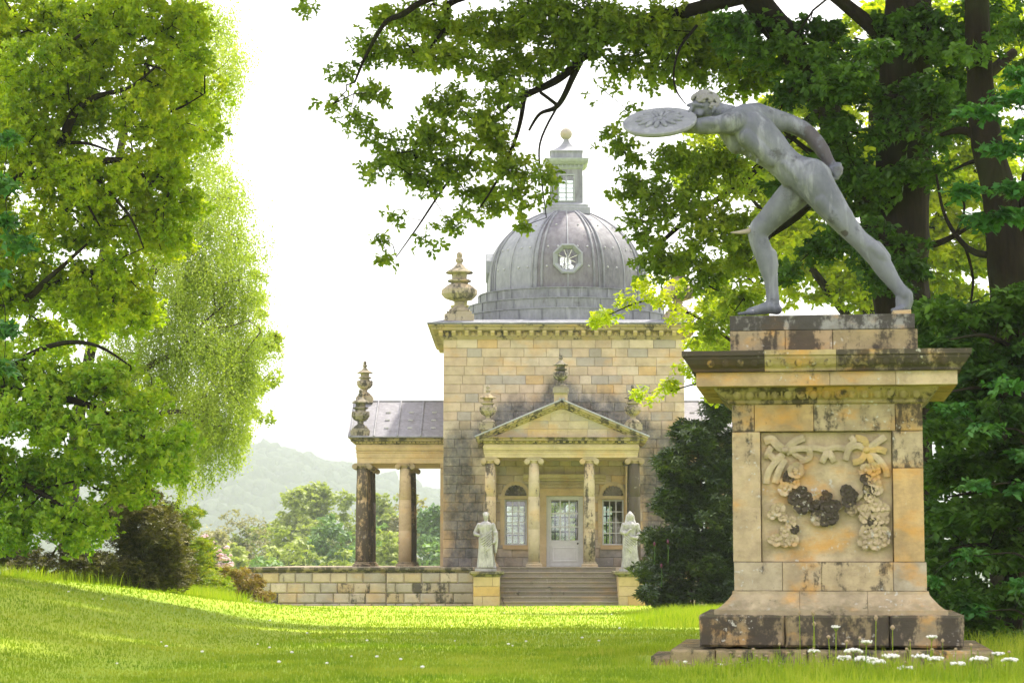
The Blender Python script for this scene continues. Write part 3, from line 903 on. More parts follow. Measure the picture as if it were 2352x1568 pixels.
def column(ms, x, y, z, c1, c2):
    b = obj('column', ms[1], M['stone'], temple, c1, loc=(x, y, z))
    for me, nm in ((ms[0], 'column_base'), (ms[2], 'capital')):
        obj(nm, me, M['stone'], b, c2)
    return b

def porch(side):
    """side 0: entrance porch; -1, 1: the porches on the left and right flank, built along x"""
    pass
# entrance porch
hcol = Z(1051, YP)-FLOOR
ms = column_meshes(hcol, .212, .18)
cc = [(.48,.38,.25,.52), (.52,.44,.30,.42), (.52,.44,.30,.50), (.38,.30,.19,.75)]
pxs = [X(a, YP+.15) for a in (1126.3, 1226.5, 1353.6, 1457.5)]
PXM = (pxs[0]+pxs[3])/2
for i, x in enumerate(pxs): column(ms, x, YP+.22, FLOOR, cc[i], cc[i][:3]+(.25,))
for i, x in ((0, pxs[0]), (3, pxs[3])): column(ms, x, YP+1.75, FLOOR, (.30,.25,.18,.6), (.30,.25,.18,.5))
for x in (pxs[0], pxs[3]):
    mb = MB(); mb.box(x-.2, x+.2, YC-.16, YC-.001, FLOOR, FLOOR+hcol); obj('pilaster', mb, M['stone'], temple, (.50,.39,.24,.25))
zA, zF, zK, zT = Z(1050, YP), Z(1035, YP), Z(1019.5, YP), Z(1003, YP-.3)
ex0, ex1 = X(1112, YP), X(1466, YP)
def entab(x0, x1, y0, y1, zA, zF, zK, zT, name_parent, col, dent_front=True, proj=.30, dn=26):
    m = MB(); h = zF-zA
    m.ring([(-.02, zA), (-.02, zA+h*.45), (.0, zA+h*.47), (.0, zA+h*.85), (.03, zA+h*.9), (.03, zF)], x0, x1, y0, y1)
    ar = obj('architrave', m, M['stone'], temple, col)
    m = MB(); h = zK-zF; m.ring([(-.02, zF+.001), (.02, zF+h*.15), (.045, zF+h*.5), (.02, zF+h*.85), (-.0, zK)], x0, x1, y0, y1)
    obj('frieze', m, M['stone'], temple, col)
    m = MB(); h = zT-zK
    m.ring([(-.02, zK+.001), (.03, zK+h*.15), (.05, zK+h*.2), (.05, zK+h*.45), (proj*.7, zK+h*.47), (proj*.75, zK+h*.5), (proj*.75, zK+h*.75), (proj*.95, zK+h*.9), (proj, zT-.01), (proj-.02, zT)], x0, x1, y0, y1)
    co = obj('porch_cornice', m, M['stone'], temple, (.36,.30,.18,.5))
    q = MB(); q.box(-.045, .045, -.075, 0, 0, h*.22, .01); dm = q.mesh('dentil'); dm.materials.append(M['stone'])
    for i in range(dn):
        x = x0+.02+(x1-x0-.04)*i/(dn-1); obj('dentil', dm, M['stone'], co, (.56,.45,.27,.18), loc=(x, y0-.05, zK+h*.22))
    return co
entab(ex0, ex1, YP, YC-.002, zA, zF, zK, zT, temple, (.56,.46,.29,.12))
mb = MB(); mb.box(ex0+.4, ex1-.4, YP+.45, YC-.01, zA+.28, zA+.30); obj('porch_ceiling', mb, M['inner'], temple)
# pediment
pa = (X(1290, YP, 960), Z(919, YP-.3)); pl, pr_ = X(1093, YP-.3), X(1490, YP-.3)
zt = zT
mb = MB(); yt = YP+.02
ax_, az_ = pa
tz = az_-.26
mb.add([(pl+.42, yt, zt-.01), (pr_-.42, yt, zt-.01), (ax_, yt, tz), (pl+.42, YC, zt-.01), (pr_-.42, YC, zt-.01), (ax_, YC, tz)], [(0,1,2), (3,5,4), (0,2,5,3), (2,1,4,5)])
ped = obj('pediment', mb, M['stone'], temple, (.48,.39,.25,.15))
# tympanum stones
def tymp_half(z): return max(0, (tz-z)/(tz-zt)*(pr_-pl-.84)/2)
zz = zt; rr = 0
while zz < tz-.12:
    z1 = min(zz+.30, tz-.05); hw_ = tymp_half(z1)-.02; x = ax_-tymp_half(zz)+.06
    hw0 = tymp_half(zz)
    xs_ = [-hw0+.03]+[q for q in np.arange(-hw0+random.uniform(.5,.8), hw0-.3, .72)]+[hw0-.03]
    for a, b in zip(xs_, xs_[1:]):
        ta, tb = max(-hw_, min(hw_, a)), max(-hw_, min(hw_, b))
        if b-a < .1: continue
        q = MB(); q.add([(ax_+a+.005, yt-.03, zz+.004), (ax_+b-.005, yt-.03, zz+.004), (ax_+tb-.004, yt-.03, z1-.004), (ax_+ta+.004, yt-.03, z1-.004),
                         (ax_+a+.005, yt+.05, zz+.004), (ax_+b-.005, yt+.05, zz+.004), (ax_+tb-.004, yt+.05, z1-.004), (ax_+ta+.004, yt+.05, z1-.004)],
                        [(0,1,2,3),(4,5,1,0),(5,6,2,1),(6,7,3,2),(7,4,0,3)])
        obj('stone', q, M['wstone'] if False else M['tstone'], ped, random.choice([PALE, SAND, (.50,.42,.30), GREY, (.54,.42,.22)])+(.12,))
    zz = z1
# raking cornices, with dentils and lead edge
for s_ in (-1, 1):
    e = (pl if s_ < 0 else pr_, zt); L = math.hypot(ax_-e[0], az_-e[1]); an = math.atan2(az_-e[1], (ax_-e[0])*-s_)
    q = MB(); th = .24
    pts = [(-.30,0),(-.30,-.07),(-.22,-.10),(-.20,-.14),(-.06,-.145),(-.06,-.19),(0,-.24),(.1,-.24),(3.0,-.24),(3.0,0)]
    q.prism(pts, 0, L+.10)
    mt = Matrix.Translation((e[0], YP, e[1])) @ (Matrix.Rotation(-an, 4, 'Y') if s_ < 0 else Matrix.Rotation(PI+an, 4, 'Y') @ Matrix.Scale(-1, 4, (0,0,1)))
    q.v = [tuple(mt @ Vector(v)) for v in q.v]
    rk = obj('raking_cornice', q, M['stone'], temple, (.40,.33,.20,.48))
    for i in range(17):
        q = MB(); xx = .35+(L-.45)*i/16; q.box(xx-.045, xx+.045, -.12, -.06, -.19, -.148); q.v = [tuple(mt @ Vector(v)) for v in q.v]
        obj('dentil', q, M['stone'], rk, (.56,.45,.27,.15))
    q = MB(); q.prism([(-.33,.002),(-.33,.045),(-.2,.06),(3.0,.06),(3.0,.002)], -.03, L+.12); q.v = [tuple(mt @ Vector(v)) for v in q.v]
    obj('porch_roof', q, M['lead'], temple, (.52,.54,.58,.5))
# overdoor, surrounds, windows, door
mb = MB(); a, b = X(1201, YC-.2), X(1391, YC-.2)
mb.prism([(0,0),(-.06,.02),(-.08,.08),(-.22,.12),(-.24,.2),(-.28,.24),(-.28,.27),(0,.29)], a, b, 0, 0)
mb.v = [(x, YC-.001+y, z+Z(1105, YC-.2)) for x, y, z in mb.v]
oc_ = obj('overdoor_cornice', mb, M['stone'], temple, (.54,.45,.30,.12))
mb = MB(); mb.box(X(1232, YC), X(1362, YC), YC-.07, YC-.001, Z(1120, YC), Z(1106, YC)); obj('overdoor_frieze', mb, M['stone'], temple, (.46,.38,.26,.3))
q = MB(); q.ball((0,0,0), (.055,.03,.05), 7, 5); rb_ = q.mesh('carved_leaf'); rb_.materials.append(M['stone'])
for i in range(26):
    obj('carved_leaf', rb_, M['stone'], oc_, (.44,.36,.24,.3), loc=(X(1236, YC)+i*(X(1358, YC)-X(1236, YC))/25, YC-.075, Z(1113, YC)+.02*(i % 2)))
mb = MB(); mb.box(X(1240, YC), DX0-.005, YC-.06, YC-.001, FLOOR, Z(1131, YC)); mb.box(DX1+.005, X(1355, YC), YC-.06, YC-.001, FLOOR, Z(1131, YC))
mb.box(X(1240, YC)-.03, X(1355, YC)+.03, YC-.075, YC-.001, Z(1131, YC)+.002, Z(1121, YC)); mb.box(DX0, DX1, YC-.055, YC-.001, Z(1138, YC), Z(1131, YC)-.002)
obj('door_surround', mb, M['stone'], temple, (.55,.42,.24,.05))
def glazing(x0, x1, z0, z1, y, nxp, nzp, fr, bar, mat, parent_name, sill=True, back=False):
    mb = MB(); mb.box(x0, x0+fr, y, y+.09, z0, z1); mb.box(x1-fr, x1, y, y+.09, z0, z1); mb.box(x0+fr, x1-fr, y, y+.09, z0, z0+fr); mb.box(x0+fr, x1-fr, y, y+.09, z1-fr, z1)
    win = obj(parent_name, mb, mat, temple)
    gx0, gx1, gz0, gz1 = x0+fr, x1-fr, z0+fr, z1-fr
    for i in range(1, nxp): x = gx0+(gx1-gx0)*i/nxp; mb = MB(); mb.box(x-bar/2, x+bar/2, y+.02, y+.06, gz0, gz1); obj('glazing_bar', mb, mat, win)
    for i in range(1, nzp): z = gz0+(gz1-gz0)*i/nzp; mb = MB(); mb.box(gx0, gx1, y+.022, y+.058, z-bar/2, z+bar/2); obj('glazing_bar', mb, mat, win)
    for i in range(nxp):
        for j in range(nzp):
            mb = MB(); mb.box(gx0+(gx1-gx0)*i/nxp+bar/2, gx0+(gx1-gx0)*(i+1)/nxp-bar/2, y+.038, y+.042, gz0+(gz1-gz0)*j/nzp+bar/2, gz0+(gz1-gz0)*(j+1)/nzp-bar/2)
            obj('pane', mb, M['glass'], win)
    return win
for o in ops[1:]:
    glazing(o[0], o[1], o[2], o[3], YC+.12, 3, 4, .05, .035, M['paint'], 'sash_window')
    mb = MB(); mb.box(o[0]-.07, o[1]+.07, YC-.09, YC+.12, o[2]-.16, o[2]-.002); obj('window_sill', mb, M['stone'], temple, (.52,.37,.20,.1))
    mb = MB(); mb.box(o[0]-.16, o[0]-.004, YC-.03, YC-.001, o[2], o[3]+.02); mb.box(o[1]+.004, o[1]+.16, YC-.03, YC-.001, o[2], o[3]+.02); obj('window_surround', mb, M['stone'], temple, (.54,.42,.25,.1))
    mb = MB(); mb.box(o[0]-.26, o[1]+.26, YC-.07, YC-.001, o[3]+.022, o[3]+.14); obj('impost_band', mb, M['stone'], temple, (.52,.41,.24,.1))
    mx = (o[0]+o[1])/2; rz = (o[1]-o[0])/2; z0 = o[3]+.142; n_ = 14
    mb = MB()
    for i in range(n_):
        a, b = PI*i/n_, PI*(i+1)/n_
        vs = []
        for t in (a, b):
            for rr_ in (rz, rz+.13):
                for yy in (YC-.05, YC-.001): vs.append((mx+rr_*math.cos(t), yy, z0+rr_*math.sin(t)))
        mb.add(vs, [(0,2,6,4),(2,3,7,6),(0,4,5,1)])
    obj('arch', mb, M['stone'], temple, (.54,.42,.26,.1))
    mb = MB()
    nb = 9
    vs = [(mx, YC-.012, z0)]
    for i in range(2*nb+1):
        t = PI*i/(2*nb); rr_ = rz*(.98 if i % 2 else .90); vs.append((mx+rr_*math.cos(t), YC-(.012 if i % 2 == 0 else .035), z0+rr_*math.sin(t)))
    mb.add(vs, [(0, i+1, i+2) for i in range(2*nb)]); obj('carved_shell', mb, M['stone'], temple, (.17,.15,.12,.55))
# door
fr = .07
dt = ops[0][3]; gz0 = Z(1243, YC)
door = glazing(DX0+.13, DX1-.13, gz0, dt-.10, YC+.13, 3, 3, .05, .045, M['paint'], 'door')
mb = MB(); mb.box(DX0, DX0+.125, YC+.10, YC+.22, FLOOR, dt-.002); mb.box(DX1-.125, DX1, YC+.10, YC+.22, FLOOR, dt-.002); mb.box(DX0+.125, DX1-.125, YC+.10, YC+.22, dt-.095, dt-.002); obj('door_frame', mb, M['paint'], temple)
mb = MB(); mb.box(DX0+.13, DX1-.13, YC+.14, YC+.20, FLOOR+.01, gz0-.002)
obj('door_leaf', mb, M['paint'], door)
mb = MB(); x0, x1, z0, z1 = DX0+.23, DX1-.23, FLOOR+.2, gz0-.22
mb.ring([(.03, 0), (.03, .02), (-.02, .03), (-.05, .015)], x0, x1, z0, z1)
mb.v = [(x, YC+.14-z, y) for x, y, z in mb.v]; obj('door_panel', mb, M['paint'], door)
mb = MB(); mb.ball((DX1-.20, YC+.09, gz0-.07), .035, 8, 6); obj('door_knob', mb, M['iron'], door)
# back wall windows and door, dark bars against the light
for i, o in enumerate(ops):
    glazing(o[0]+.01, o[1]-.01, max(o[2], FLOOR+.75) if i == 0 else o[2], o[3], YB-.45, 3, 3 if i == 0 else 4, .06, .05, M['dark_paint'], 'garden_window')
    if i == 0: mb = MB(); mb.box(o[0]+.01, o[1]-.01, YB-.45, YB-.38, FLOOR, FLOOR+.745); obj('garden_door', mb, M['dark_paint'], temple)

# flank porches
def flank(s_):
    ymid = YD-.1; yfr = YC+1.95; ybk = 2*ymid-yfr
    if s_ < 0:
        xo = X(832.4, yfr); xi = X(931, yfr); xw = cx0
    else:
        xo = 2*XD - X(832.4, yfr) - .35; xi = 2*XD - X(931, yfr) - .35; xw = cx1
    m2 = column_meshes(hcol, .245, .205)
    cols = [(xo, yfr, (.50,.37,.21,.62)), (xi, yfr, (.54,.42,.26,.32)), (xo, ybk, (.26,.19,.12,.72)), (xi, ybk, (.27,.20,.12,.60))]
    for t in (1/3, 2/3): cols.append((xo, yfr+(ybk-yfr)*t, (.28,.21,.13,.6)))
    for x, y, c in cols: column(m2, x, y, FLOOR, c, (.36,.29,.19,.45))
    for y in (yfr, ybk):
        mb = MB(); a, b = (xw-.16, xw+.015) if s_ < 0 else (xw-.015, xw+.16); mb.box(a, b, y-.2, y+.2, FLOOR, FLOOR+hcol); obj('pilaster', mb, M['stone'], temple, (.50,.38,.22,.3))
    a, b = (xo-.21, xw-.003) if s_ < 0 else (xw+.003, xo+.21)
    zA_, zF_, zK_, zT_ = FLOOR+hcol, Z(1036, yfr-.2), Z(1020.5, yfr-.2), Z(1005, yfr-.5)
    entab(a, b, yfr-.22, ybk+.22, zA_+.001, zF_, zK_, zT_, temple, (.57,.43,.25,.10), dn=24)
    # pitched lead roof, gable to the side
    zr = Z(922, ymid); y0, y1 = yfr-.22-.36, ybk+.58
    xa, xb = (a-.32, b) if s_ < 0 else (a, b+.32)
    q = MB(); q.prism([(y0, zT_+.01), (y0, zT_+.05), (ymid, zr), (y1, zT_+.05), (y1, zT_+.01)][::-1], xa, xb)
    rf = obj('porch_roof', q, M['lead'], temple, (.27,.25,.27,.5))
    L = xb-xa
    for i in range(5):
        x = xa+.10+(L-.1)*i/4.0 if s_ < 0 else xb-.10-(L-.1)*i/4.0
        q = MB(); q.tube([(x, y0, zT_+.06), (x, ymid, zr+.02), (x, y1, zT_+.06)], .035, 6); obj('lead_roll', q, M['lead'], rf, (.34,.33,.36,.4))
    q = MB(); q.tube([(xa, ymid, zr+.01), (xb, ymid, zr+.01)], .04, 6); obj('ridge_roll', q, M['lead'], rf, (.34,.33,.36,.4))
    q = MB()
    for i in range(4):
        for j in range(3):
            x = xa+.10+(L-.1)*(i+.5)/4; t = .22+.22*j; yy = y0+(ymid-y0)*t; z_ = zT_+.05+(zr-zT_-.05)*t
            q.box(x-.09, x+.09, yy-.03, yy+.03, z_+.0, z_+.05)
    obj('lead_clips', q, M['lead'], rf, (.62,.62,.64,.9), stuff=True)
    # end gable
    q = MB(); xg = a if s_ < 0 else b
    q.add([(xg, y0+.3, zT_+.01), (xg, y1-.3, zT_+.01), (xg, ymid, zr-.25), (xg+s_*-.1, y0+.3, zT_+.01), (xg+s_*-.1, y1-.3, zT_+.01), (xg+s_*-.1, ymid, zr-.25)], [(0,1,2), (3,5,4)])
    obj('pediment', q, M['stone'], temple, SAND+(.2,))
    return xo, yfr, ymid, ybk, zT_, zr
fl = flank(-1); frt = flank(1)

# terrace
TX0, TX1 = X(572, 84.5), X(1900, 84.5)
mb = MB(); mb.box(TX0+.3, TX1, YP+.05, 99.8, .9, FLOOR-.004)
struct(obj('terrace_floor', mb, M['stone'], None, (.44,.37,.27,.2)))
def rust_wall(name, label, x0, x1, yf, z0, z1, bottom, seed, cop=.2):
    random.seed(seed)
    t = thing(name, label, 'wall', ((x0+x1)/2, yf, bottom), world=True)
    mb = MB(); mb.box(x0, x1, yf+.06, YP+.06, bottom, z1-cop); core = obj('wall_core', mb, M['stone'], t, (.16,.14,.11,.3))
    mb = MB(); mb.prism([(YP+.05-yf,0),(.02,0),(-.03,.05),(-.10,.08),(-.13,.12),(-.13,cop-.02),(-.10,cop),(YP+.05-yf,cop)], x0-.02, x1+.02); mb.v = [(x, yf+y, z1-cop+z) for x, y, z in mb.v]
    obj('coping', mb, M['stone'], t, (.30,.25,.18,.55))
    nr = 3; hh = (z1-cop-z0)/nr
    for r_ in range(-1, nr):
        za = z0+r_*hh; zb_ = za+hh; x = x0
        if r_ == -1: za = bottom
        off = .32 if r_ % 2 else .62
        first = True
        while x < x1-.01:
            w_ = off if first else random.uniform(.56, .68); first = False
            if x1-(x+w_) < .25: w_ = x1-x
            c = random.choice([PALE, SAND, (.50,.37,.18), GREY, (.37,.34,.28), (.43,.38,.29), (.44,.34,.20)])
            mb = MB(); mb.box(x+.006, x+w_-.006, yf-.05+random.uniform(0, .012), yf+.1, za+.006, zb_-.006, .045)
            obj('stone', mb, M['tstone'], t, c+(random.uniform(.12, .5),)); x += w_
    return t
WALLY = 83.3
x888, x1086 = X(888, WALLY, 1350), X(1089, WALLY, 1350)
rust_wall('terrace_wall', 'long low terrace wall of coursed stones between the bronze bush and the stepped forward bay', TX0, x888-.01, WALLY+.32, Z(1385, 83.6), FLOOR, -.5, 11)
rust_wall('terrace_wall', 'short forward bay of the low terrace wall, grey stones, beside the left statue pier', x888, x1086, WALLY, Z(1385, WALLY), FLOOR, -.5, 12)
rust_wall('terrace_wall', 'low terrace wall running right behind the dark rhododendron', X(1480, WALLY, 1350), TX1, WALLY, Z(1385, WALLY), FLOOR, -.5, 13)
# entrance steps
sx0, sx1 = X(1149, YS+.4, 1350), X(1420, YS+.4, 1350)
st = thing('stone_steps', 'wide flight of worn stone steps up to the temple door between two statue piers', 'steps', ((sx0+sx1)/2, YS, 0), world=True)
ns = 8; rh = (FLOOR-(Z(1392, YS)))/ns; y_ = YS+.2; td = (YP-.5-y_)/ns
for i in range(ns):
    za = FLOOR-(ns-i)*rh; mb = MB()
    y0 = y_+i*td
    mb.prism([(y0+.03, za-.25 if i == 0 else za), (y0+.03, za+rh-.05), (y0, za+rh-.045), (y0-.01, za+rh-.02), (y0, za+rh), (YP-.40-i*.003, za+rh), (YP-.40-i*.003, za-.25 if i == 0 else za)][::-1], sx0, sx1)
    obj('step', mb, M['stone'], st, random.choice([(.26,.225,.17), (.30,.26,.20), (.24,.21,.17)])+(.30,))
def pier(dx0, dx1, label, seed, y0=YS-.02):
    a, b = X(dx0, y0, 1350), X(dx1, y0, 1350); zb_, zt_ = -.4, Z(1324, y0)
    random.seed(seed)
    t = thing('statue_pier', label, 'pier', ((a+b)/2, y0, 0), world=True, group='piers flanking the entrance steps')
    hs = (zt_-Z(1391, y0))/3
    for i in range(-1, 3):
        z0 = Z(1391, y0)+i*hs if i >= 0 else zb_; z1 = Z(1391, y0)+(i+1)*hs
        sp = (a, a+(b-a)*.72, b) if i == 2 else (a, a+(b-a)*.35, b) if i == 0 else (a, b)
        for u, v in zip(sp, sp[1:]):
            mb = MB(); mb.box(u+.003, v-.003, y0, YP-.56, z0+.003, z1-.003, .012); obj('stone', mb, M['stone'], t, random.choice([(.56,.38,.15), (.52,.40,.22), (.55,.42,.24)])+(.18,))
    mb = MB(); cz = zt_; ct = Z(1311, y0)
    mb.ring([(-.01, cz-.002), (.03, cz+.03), (.05, cz+.06), (.12, cz+.09), (.14, cz+.11), (.14, ct-.02), (.12, ct)], a, b, y0, YP-.72); obj('pier_cap', mb, M['stone'], t, (.26,.24,.15,.5))
    return (a+b)/2, y0, ct
pL = pier(1087, 1148, 'ochre stone pier with moulded cap left of the steps', 3)
pR = pier(1421, 1482, 'ochre stone pier with moulded cap right of the steps, half behind shrubs', 4)

# urns: a pattern with square base, stem, carved bowl, lid and knob
def urn(label, loc, h, col, group=None, plinth=True, fat=1.0):
    t = thing('stone_urn', label, 'urn', loc, 0, group)
    s = h
    mb = MB(); mb.box(-.20*s, .20*s, -.20*s, .20*s, 0, .13*s); mb.box(-.17*s, .17*s, -.17*s, .17*s, .13*s, .17*s); obj('plinth', mb, M['stone'], t, col[:3]+(.45,))
    mb = MB(); mb.lathe([(.15*s,.17*s),(.14*s,.21*s),(.08*s,.25*s),(.055*s,.28*s),(.075*s,.30*s),(.055*s,.32*s)], seg=16); obj('foot', mb, M['stone'], t, col, sm=True)
    mb = MB(); mb.lathe([(.07*s,.32*s),(.14*s*fat,.36*s),(.175*s*fat,.42*s),(.17*s*fat,.48*s),(.12*s*fat,.54*s),(.105*s,.57*s),(.16*s,.59*s),(.16*s,.61*s),(.10*s,.63*s),(.105*s,.70*s)], seg=24, wob=lambda a, z: 1+(.05*math.cos(12*a) if z < .52*s else 0))
    bowl = obj('bowl', mb, M['stone'], t, col)
    if fat < 1:
        for i in range(8):
            a = 2*PI*i/8; mb = MB()
            for j in range(4): mb.ball((.155*s*math.cos(a+.12*j-.2), .155*s*math.sin(a+.12*j-.2), (.44+.03*((j*7) % 3))*s), .038*s, 6, 4)
            obj('carved_fruit', mb, M['stone'], bowl, col[:3]+(.5,))
    mb = MB(); mb.lathe([(.10*s,.70*s),(.185*s,.705*s),(.19*s,.72*s),(.15*s,.745*s),(.09*s,.78*s),(.045*s,.83*s),(.03*s,.85*s)], seg=18); obj('lid', mb, M['stone'], t, col[:3]+(.45,))
    mb = MB(); mb.ball((0,0,.885*s), (.055*s,.055*s,.045*s), 10, 7); mb.ball((0,0,.955*s), (.042*s,.042*s,.05*s), 10, 7); obj('finial', mb, M['stone'], t, col, sm=True)
    return t
UC = (.36,.31,.23,.48); UY = (.36,.33,.20,.45); UD = (.28,.25,.20,.55)
def uh(dy0, dy1, Y): return Z(dy0, Y)-Z(dy1, Y)
zroof = zc1+.06
ux, uy = X(1055, YC+.2, 660), YC+.35
urn('large gadrooned stone urn on the left front corner of the main cornice', (ux, uy, zroof), Z(579, uy)-zroof, UC, fat=1.35)
urn('mossy stone urn behind the large one on the back left roof corner', (cx0+.45, YB-.4, zroof), (Z(579, uy)-zroof)*.96, (.45,.42,.18,.3), fat=1.35)
urn('stone urn at the right front corner of the main cornice behind oak leaves', (2*XD-ux, uy, zroof), (Z(579, uy)-zroof), UC, fat=1.35)
yu = YP+.1
urn('stone urn with carved fruit on the left end of the entrance pediment', (X(1121, yu, 950), yu, Z(984, yu)-.06), uh(885, 988, yu), UC, fat=.99)
urn('stone urn with carved fruit on the right end of the entrance pediment', (X(1453.5, yu, 950), yu, Z(984, yu)-.06), uh(884, 988, yu), UC, fat=.99)
for xq in (X(1121, yu, 950), X(1453.5, yu, 950)):
    mb = MB(); mb.box(xq-.24, xq+.24, yu-.2, yu+.2, zT, Z(984, yu)-.06); obj('urn_block', mb, M['stone'], temple, (.46,.38,.26,.3))
mb = MB(); xq = X(1288, yu, 900); mb.box(xq-.24, xq+.24, yu-.2, yu+.3, Z(925, yu), Z(903, yu)); obj('urn_block', mb, M['stone'], temple, (.54,.44,.28,.15))
urn('dark topped stone urn on the tip of the entrance pediment', (xq, yu, Z(903, yu)), uh(813, 904, yu), UD, fat=.99)
xo, yfr, ymid, ybk, zT_, zr = fl
urn('stone urn with dark carved fruit on the near eave of the left side porch', (X(828, yfr-.2, 950), yfr-.15, zT_+.06), Z(894, yfr)-zT_-.06, UD, fat=.99)
urn('tall stone urn on the ridge end of the left side porch', (X(838, ymid, 880), ymid, zr-.05), Z(829, ymid)-zr+.05, UC, fat=.99)
urn('stone urn on the far eave of the left side porch behind the nearer urn', (X(828, yfr, 950), ybk+.1, zT_+.06), Z(894, yfr)-zT_-.06, UC, fat=.99)
xo2 = frt[0]
urn('stone urn on the near eave of the right side porch behind the shrub', (xo2+.05, yfr-.15, zT_+.06), Z(894, yfr)-zT_-.06, UD, fat=.99)

# ------------------------------------------------------------------ figures
def remesh(mb, voxel, it=4, fac=.6):
    me = mb.mesh('tmp'); o = bpy.data.objects.new('tmp', me); COL.objects.link(o)
    m = o.modifiers.new('r', 'REMESH'); m.mode = 'VOXEL'; m.voxel_size = voxel; m.use_smooth_shade = True
    s = o.modifiers.new('s', 'SMOOTH'); s.iterations = it; s.factor = fac
    dg = bpy.context.evaluated_depsgraph_get(); ev = o.evaluated_get(dg)
    res = bpy.data.meshes.new_from_object(ev); bpy.data.objects.remove(o); bpy.data.meshes.remove(me); smooth(res); return res
def chain(mb, pts, sc=(1,1,1), seg=12, rings=8):
    """pts: (Vector, radius); overlapping balls along the way"""
    for (p, r), (q, s) in zip(pts, pts[1:]):
        L = (q-p).length; n = max(1, int(L/(min(r, s)*.16)))
        for i in range(n+1):
            t = i/n; rr = r+(s-r)*t; mb.ball(p.lerp(q, t), (rr*sc[0], rr*sc[1], rr*sc[2]), seg, rings)

# ------------------------------------------------------------------ pedestal
YPD = 17.7
YAW = R(7.6)
PO = P(1905, 1530, YPD); PO.z = ground_z(PO.x, PO.y)
RT = Matrix.Rotation(-YAW, 3, 'Z'); RI = RT.transposed()
def Q(dx, dy, yl=0.0):
    C_ = RI @ (Vector((0, 0, EYE))-PO); d = RI @ ray(dx, dy); t = (yl-C_.y)/d.y
    return C_ + d*t
pd = thing('statue_pedestal', 'tall weathered stone pedestal with carved flower swags on its front panel', 'pedestal', PO, -YAW)
def qx(dx, yl=0): return Q(dx, 1200, yl).x
def qz(dy, yl=0): return Q(1905, dy, yl).z
DP = 1.46
def worn_box(x0, x1, y0, y1, z0, z1, bev=.012, amp=.004, n=10, seed=0):
    """stone block with soft, uneven arrises on its front"""
    mb = MB(); nx_ = max(2, min(n, int((x1-x0)/.08)+1)); nz_ = max(2, min(n, int((z1-z0)/.08)+1))
    us = [0, bev]+[bev+(x1-x0-2*bev)*i/nx_ for i in range(1, nx_)]+[x1-x0-bev, x1-x0]
    vs_ = [0, bev]+[bev+(z1-z0-2*bev)*i/nz_ for i in range(1, nz_)]+[z1-z0-bev, z1-z0]
    nu, nv = len(us), len(vs_)
    for j, v in enumerate(vs_):
        for i, u in enumerate(us):
            edge = i in (0, nu-1) or j in (0, nv-1)
            q = Vector((x0+u, y0, z0+v))*9+Vector((seed, 0, 0))
            k_ = noise.noise(q)*amp + noise.noise(q*3)*amp*.5
            e2 = abs(noise.noise(q*1.7+Vector((9, 9, 9))))*bev*.8 if edge else 0
            mb.v.append((x0+u+(e2 if i == 0 else -e2 if i == nu-1 else 0), y0+(bev if edge else 0)+k_+e2, z0+v+(e2 if j == 0 else -e2 if j == nv-1 else 0)))
    mb.f = [(j*nu+i, j*nu+i+1, (j+1)*nu+i+1, (j+1)*nu+i) for j in range(nv-1) for i in range(nu-1)]
    b = len(mb.v)
    mb.v += [(x0,y1,z0),(x1,y1,z0),(x1,y1,z1),(x0,y1,z1)]
    mb.f += [tuple([b+1, b]+[i for i in range(nu)]), tuple([b+3, b+2]+[(nv-1)*nu+i for i in range(nu-1, -1, -1)]),
             tuple([b, b+3]+[j*nu for j in range(nv-1, -1, -1)]), tuple([b+2, b+1]+[j*nu+nu-1 for j in range(nv)]), (b+3, b, b+1, b+2)[::-1]]
    return mb
pj = 0
def pblock(x0, x1, yl0, yl1, z0, z1, col, bev=.0045, amp=.004, name='stone', parent=None):
    global pj; pj += 1
    col = tuple(col[:3])+(min(1, col[3]+.07),)
    return obj(name, worn_box(x0+.0008, x1-.0008, yl0, yl1, z0+.0008, z1-.0008, bev, amp, 12, pj*3.7), M['pstone'], parent or pd, col)
YEL, TAN, GRYS, DRK = (.53,.40,.17), (.50,.41,.27), (.36,.34,.28), (.17,.145,.11)
ins = .06   # the blocks under the statue sit a little back
pblock(qx(1680, ins), qx(2109, ins), ins, DP-ins, qz(757, ins), qz(722, ins), (.16,.22,.29,.50))
for a, b, c in ((1680, 1808, (.28,.24,.17,.34)), (1808, 1918, (.32,.24,.16,.46)), (1918, 2115, (.26,.22,.13,.42))):
    pblock(qx(a, ins), qx(b, ins), ins, DP-ins, qz(811, ins), qz(757, ins), c)
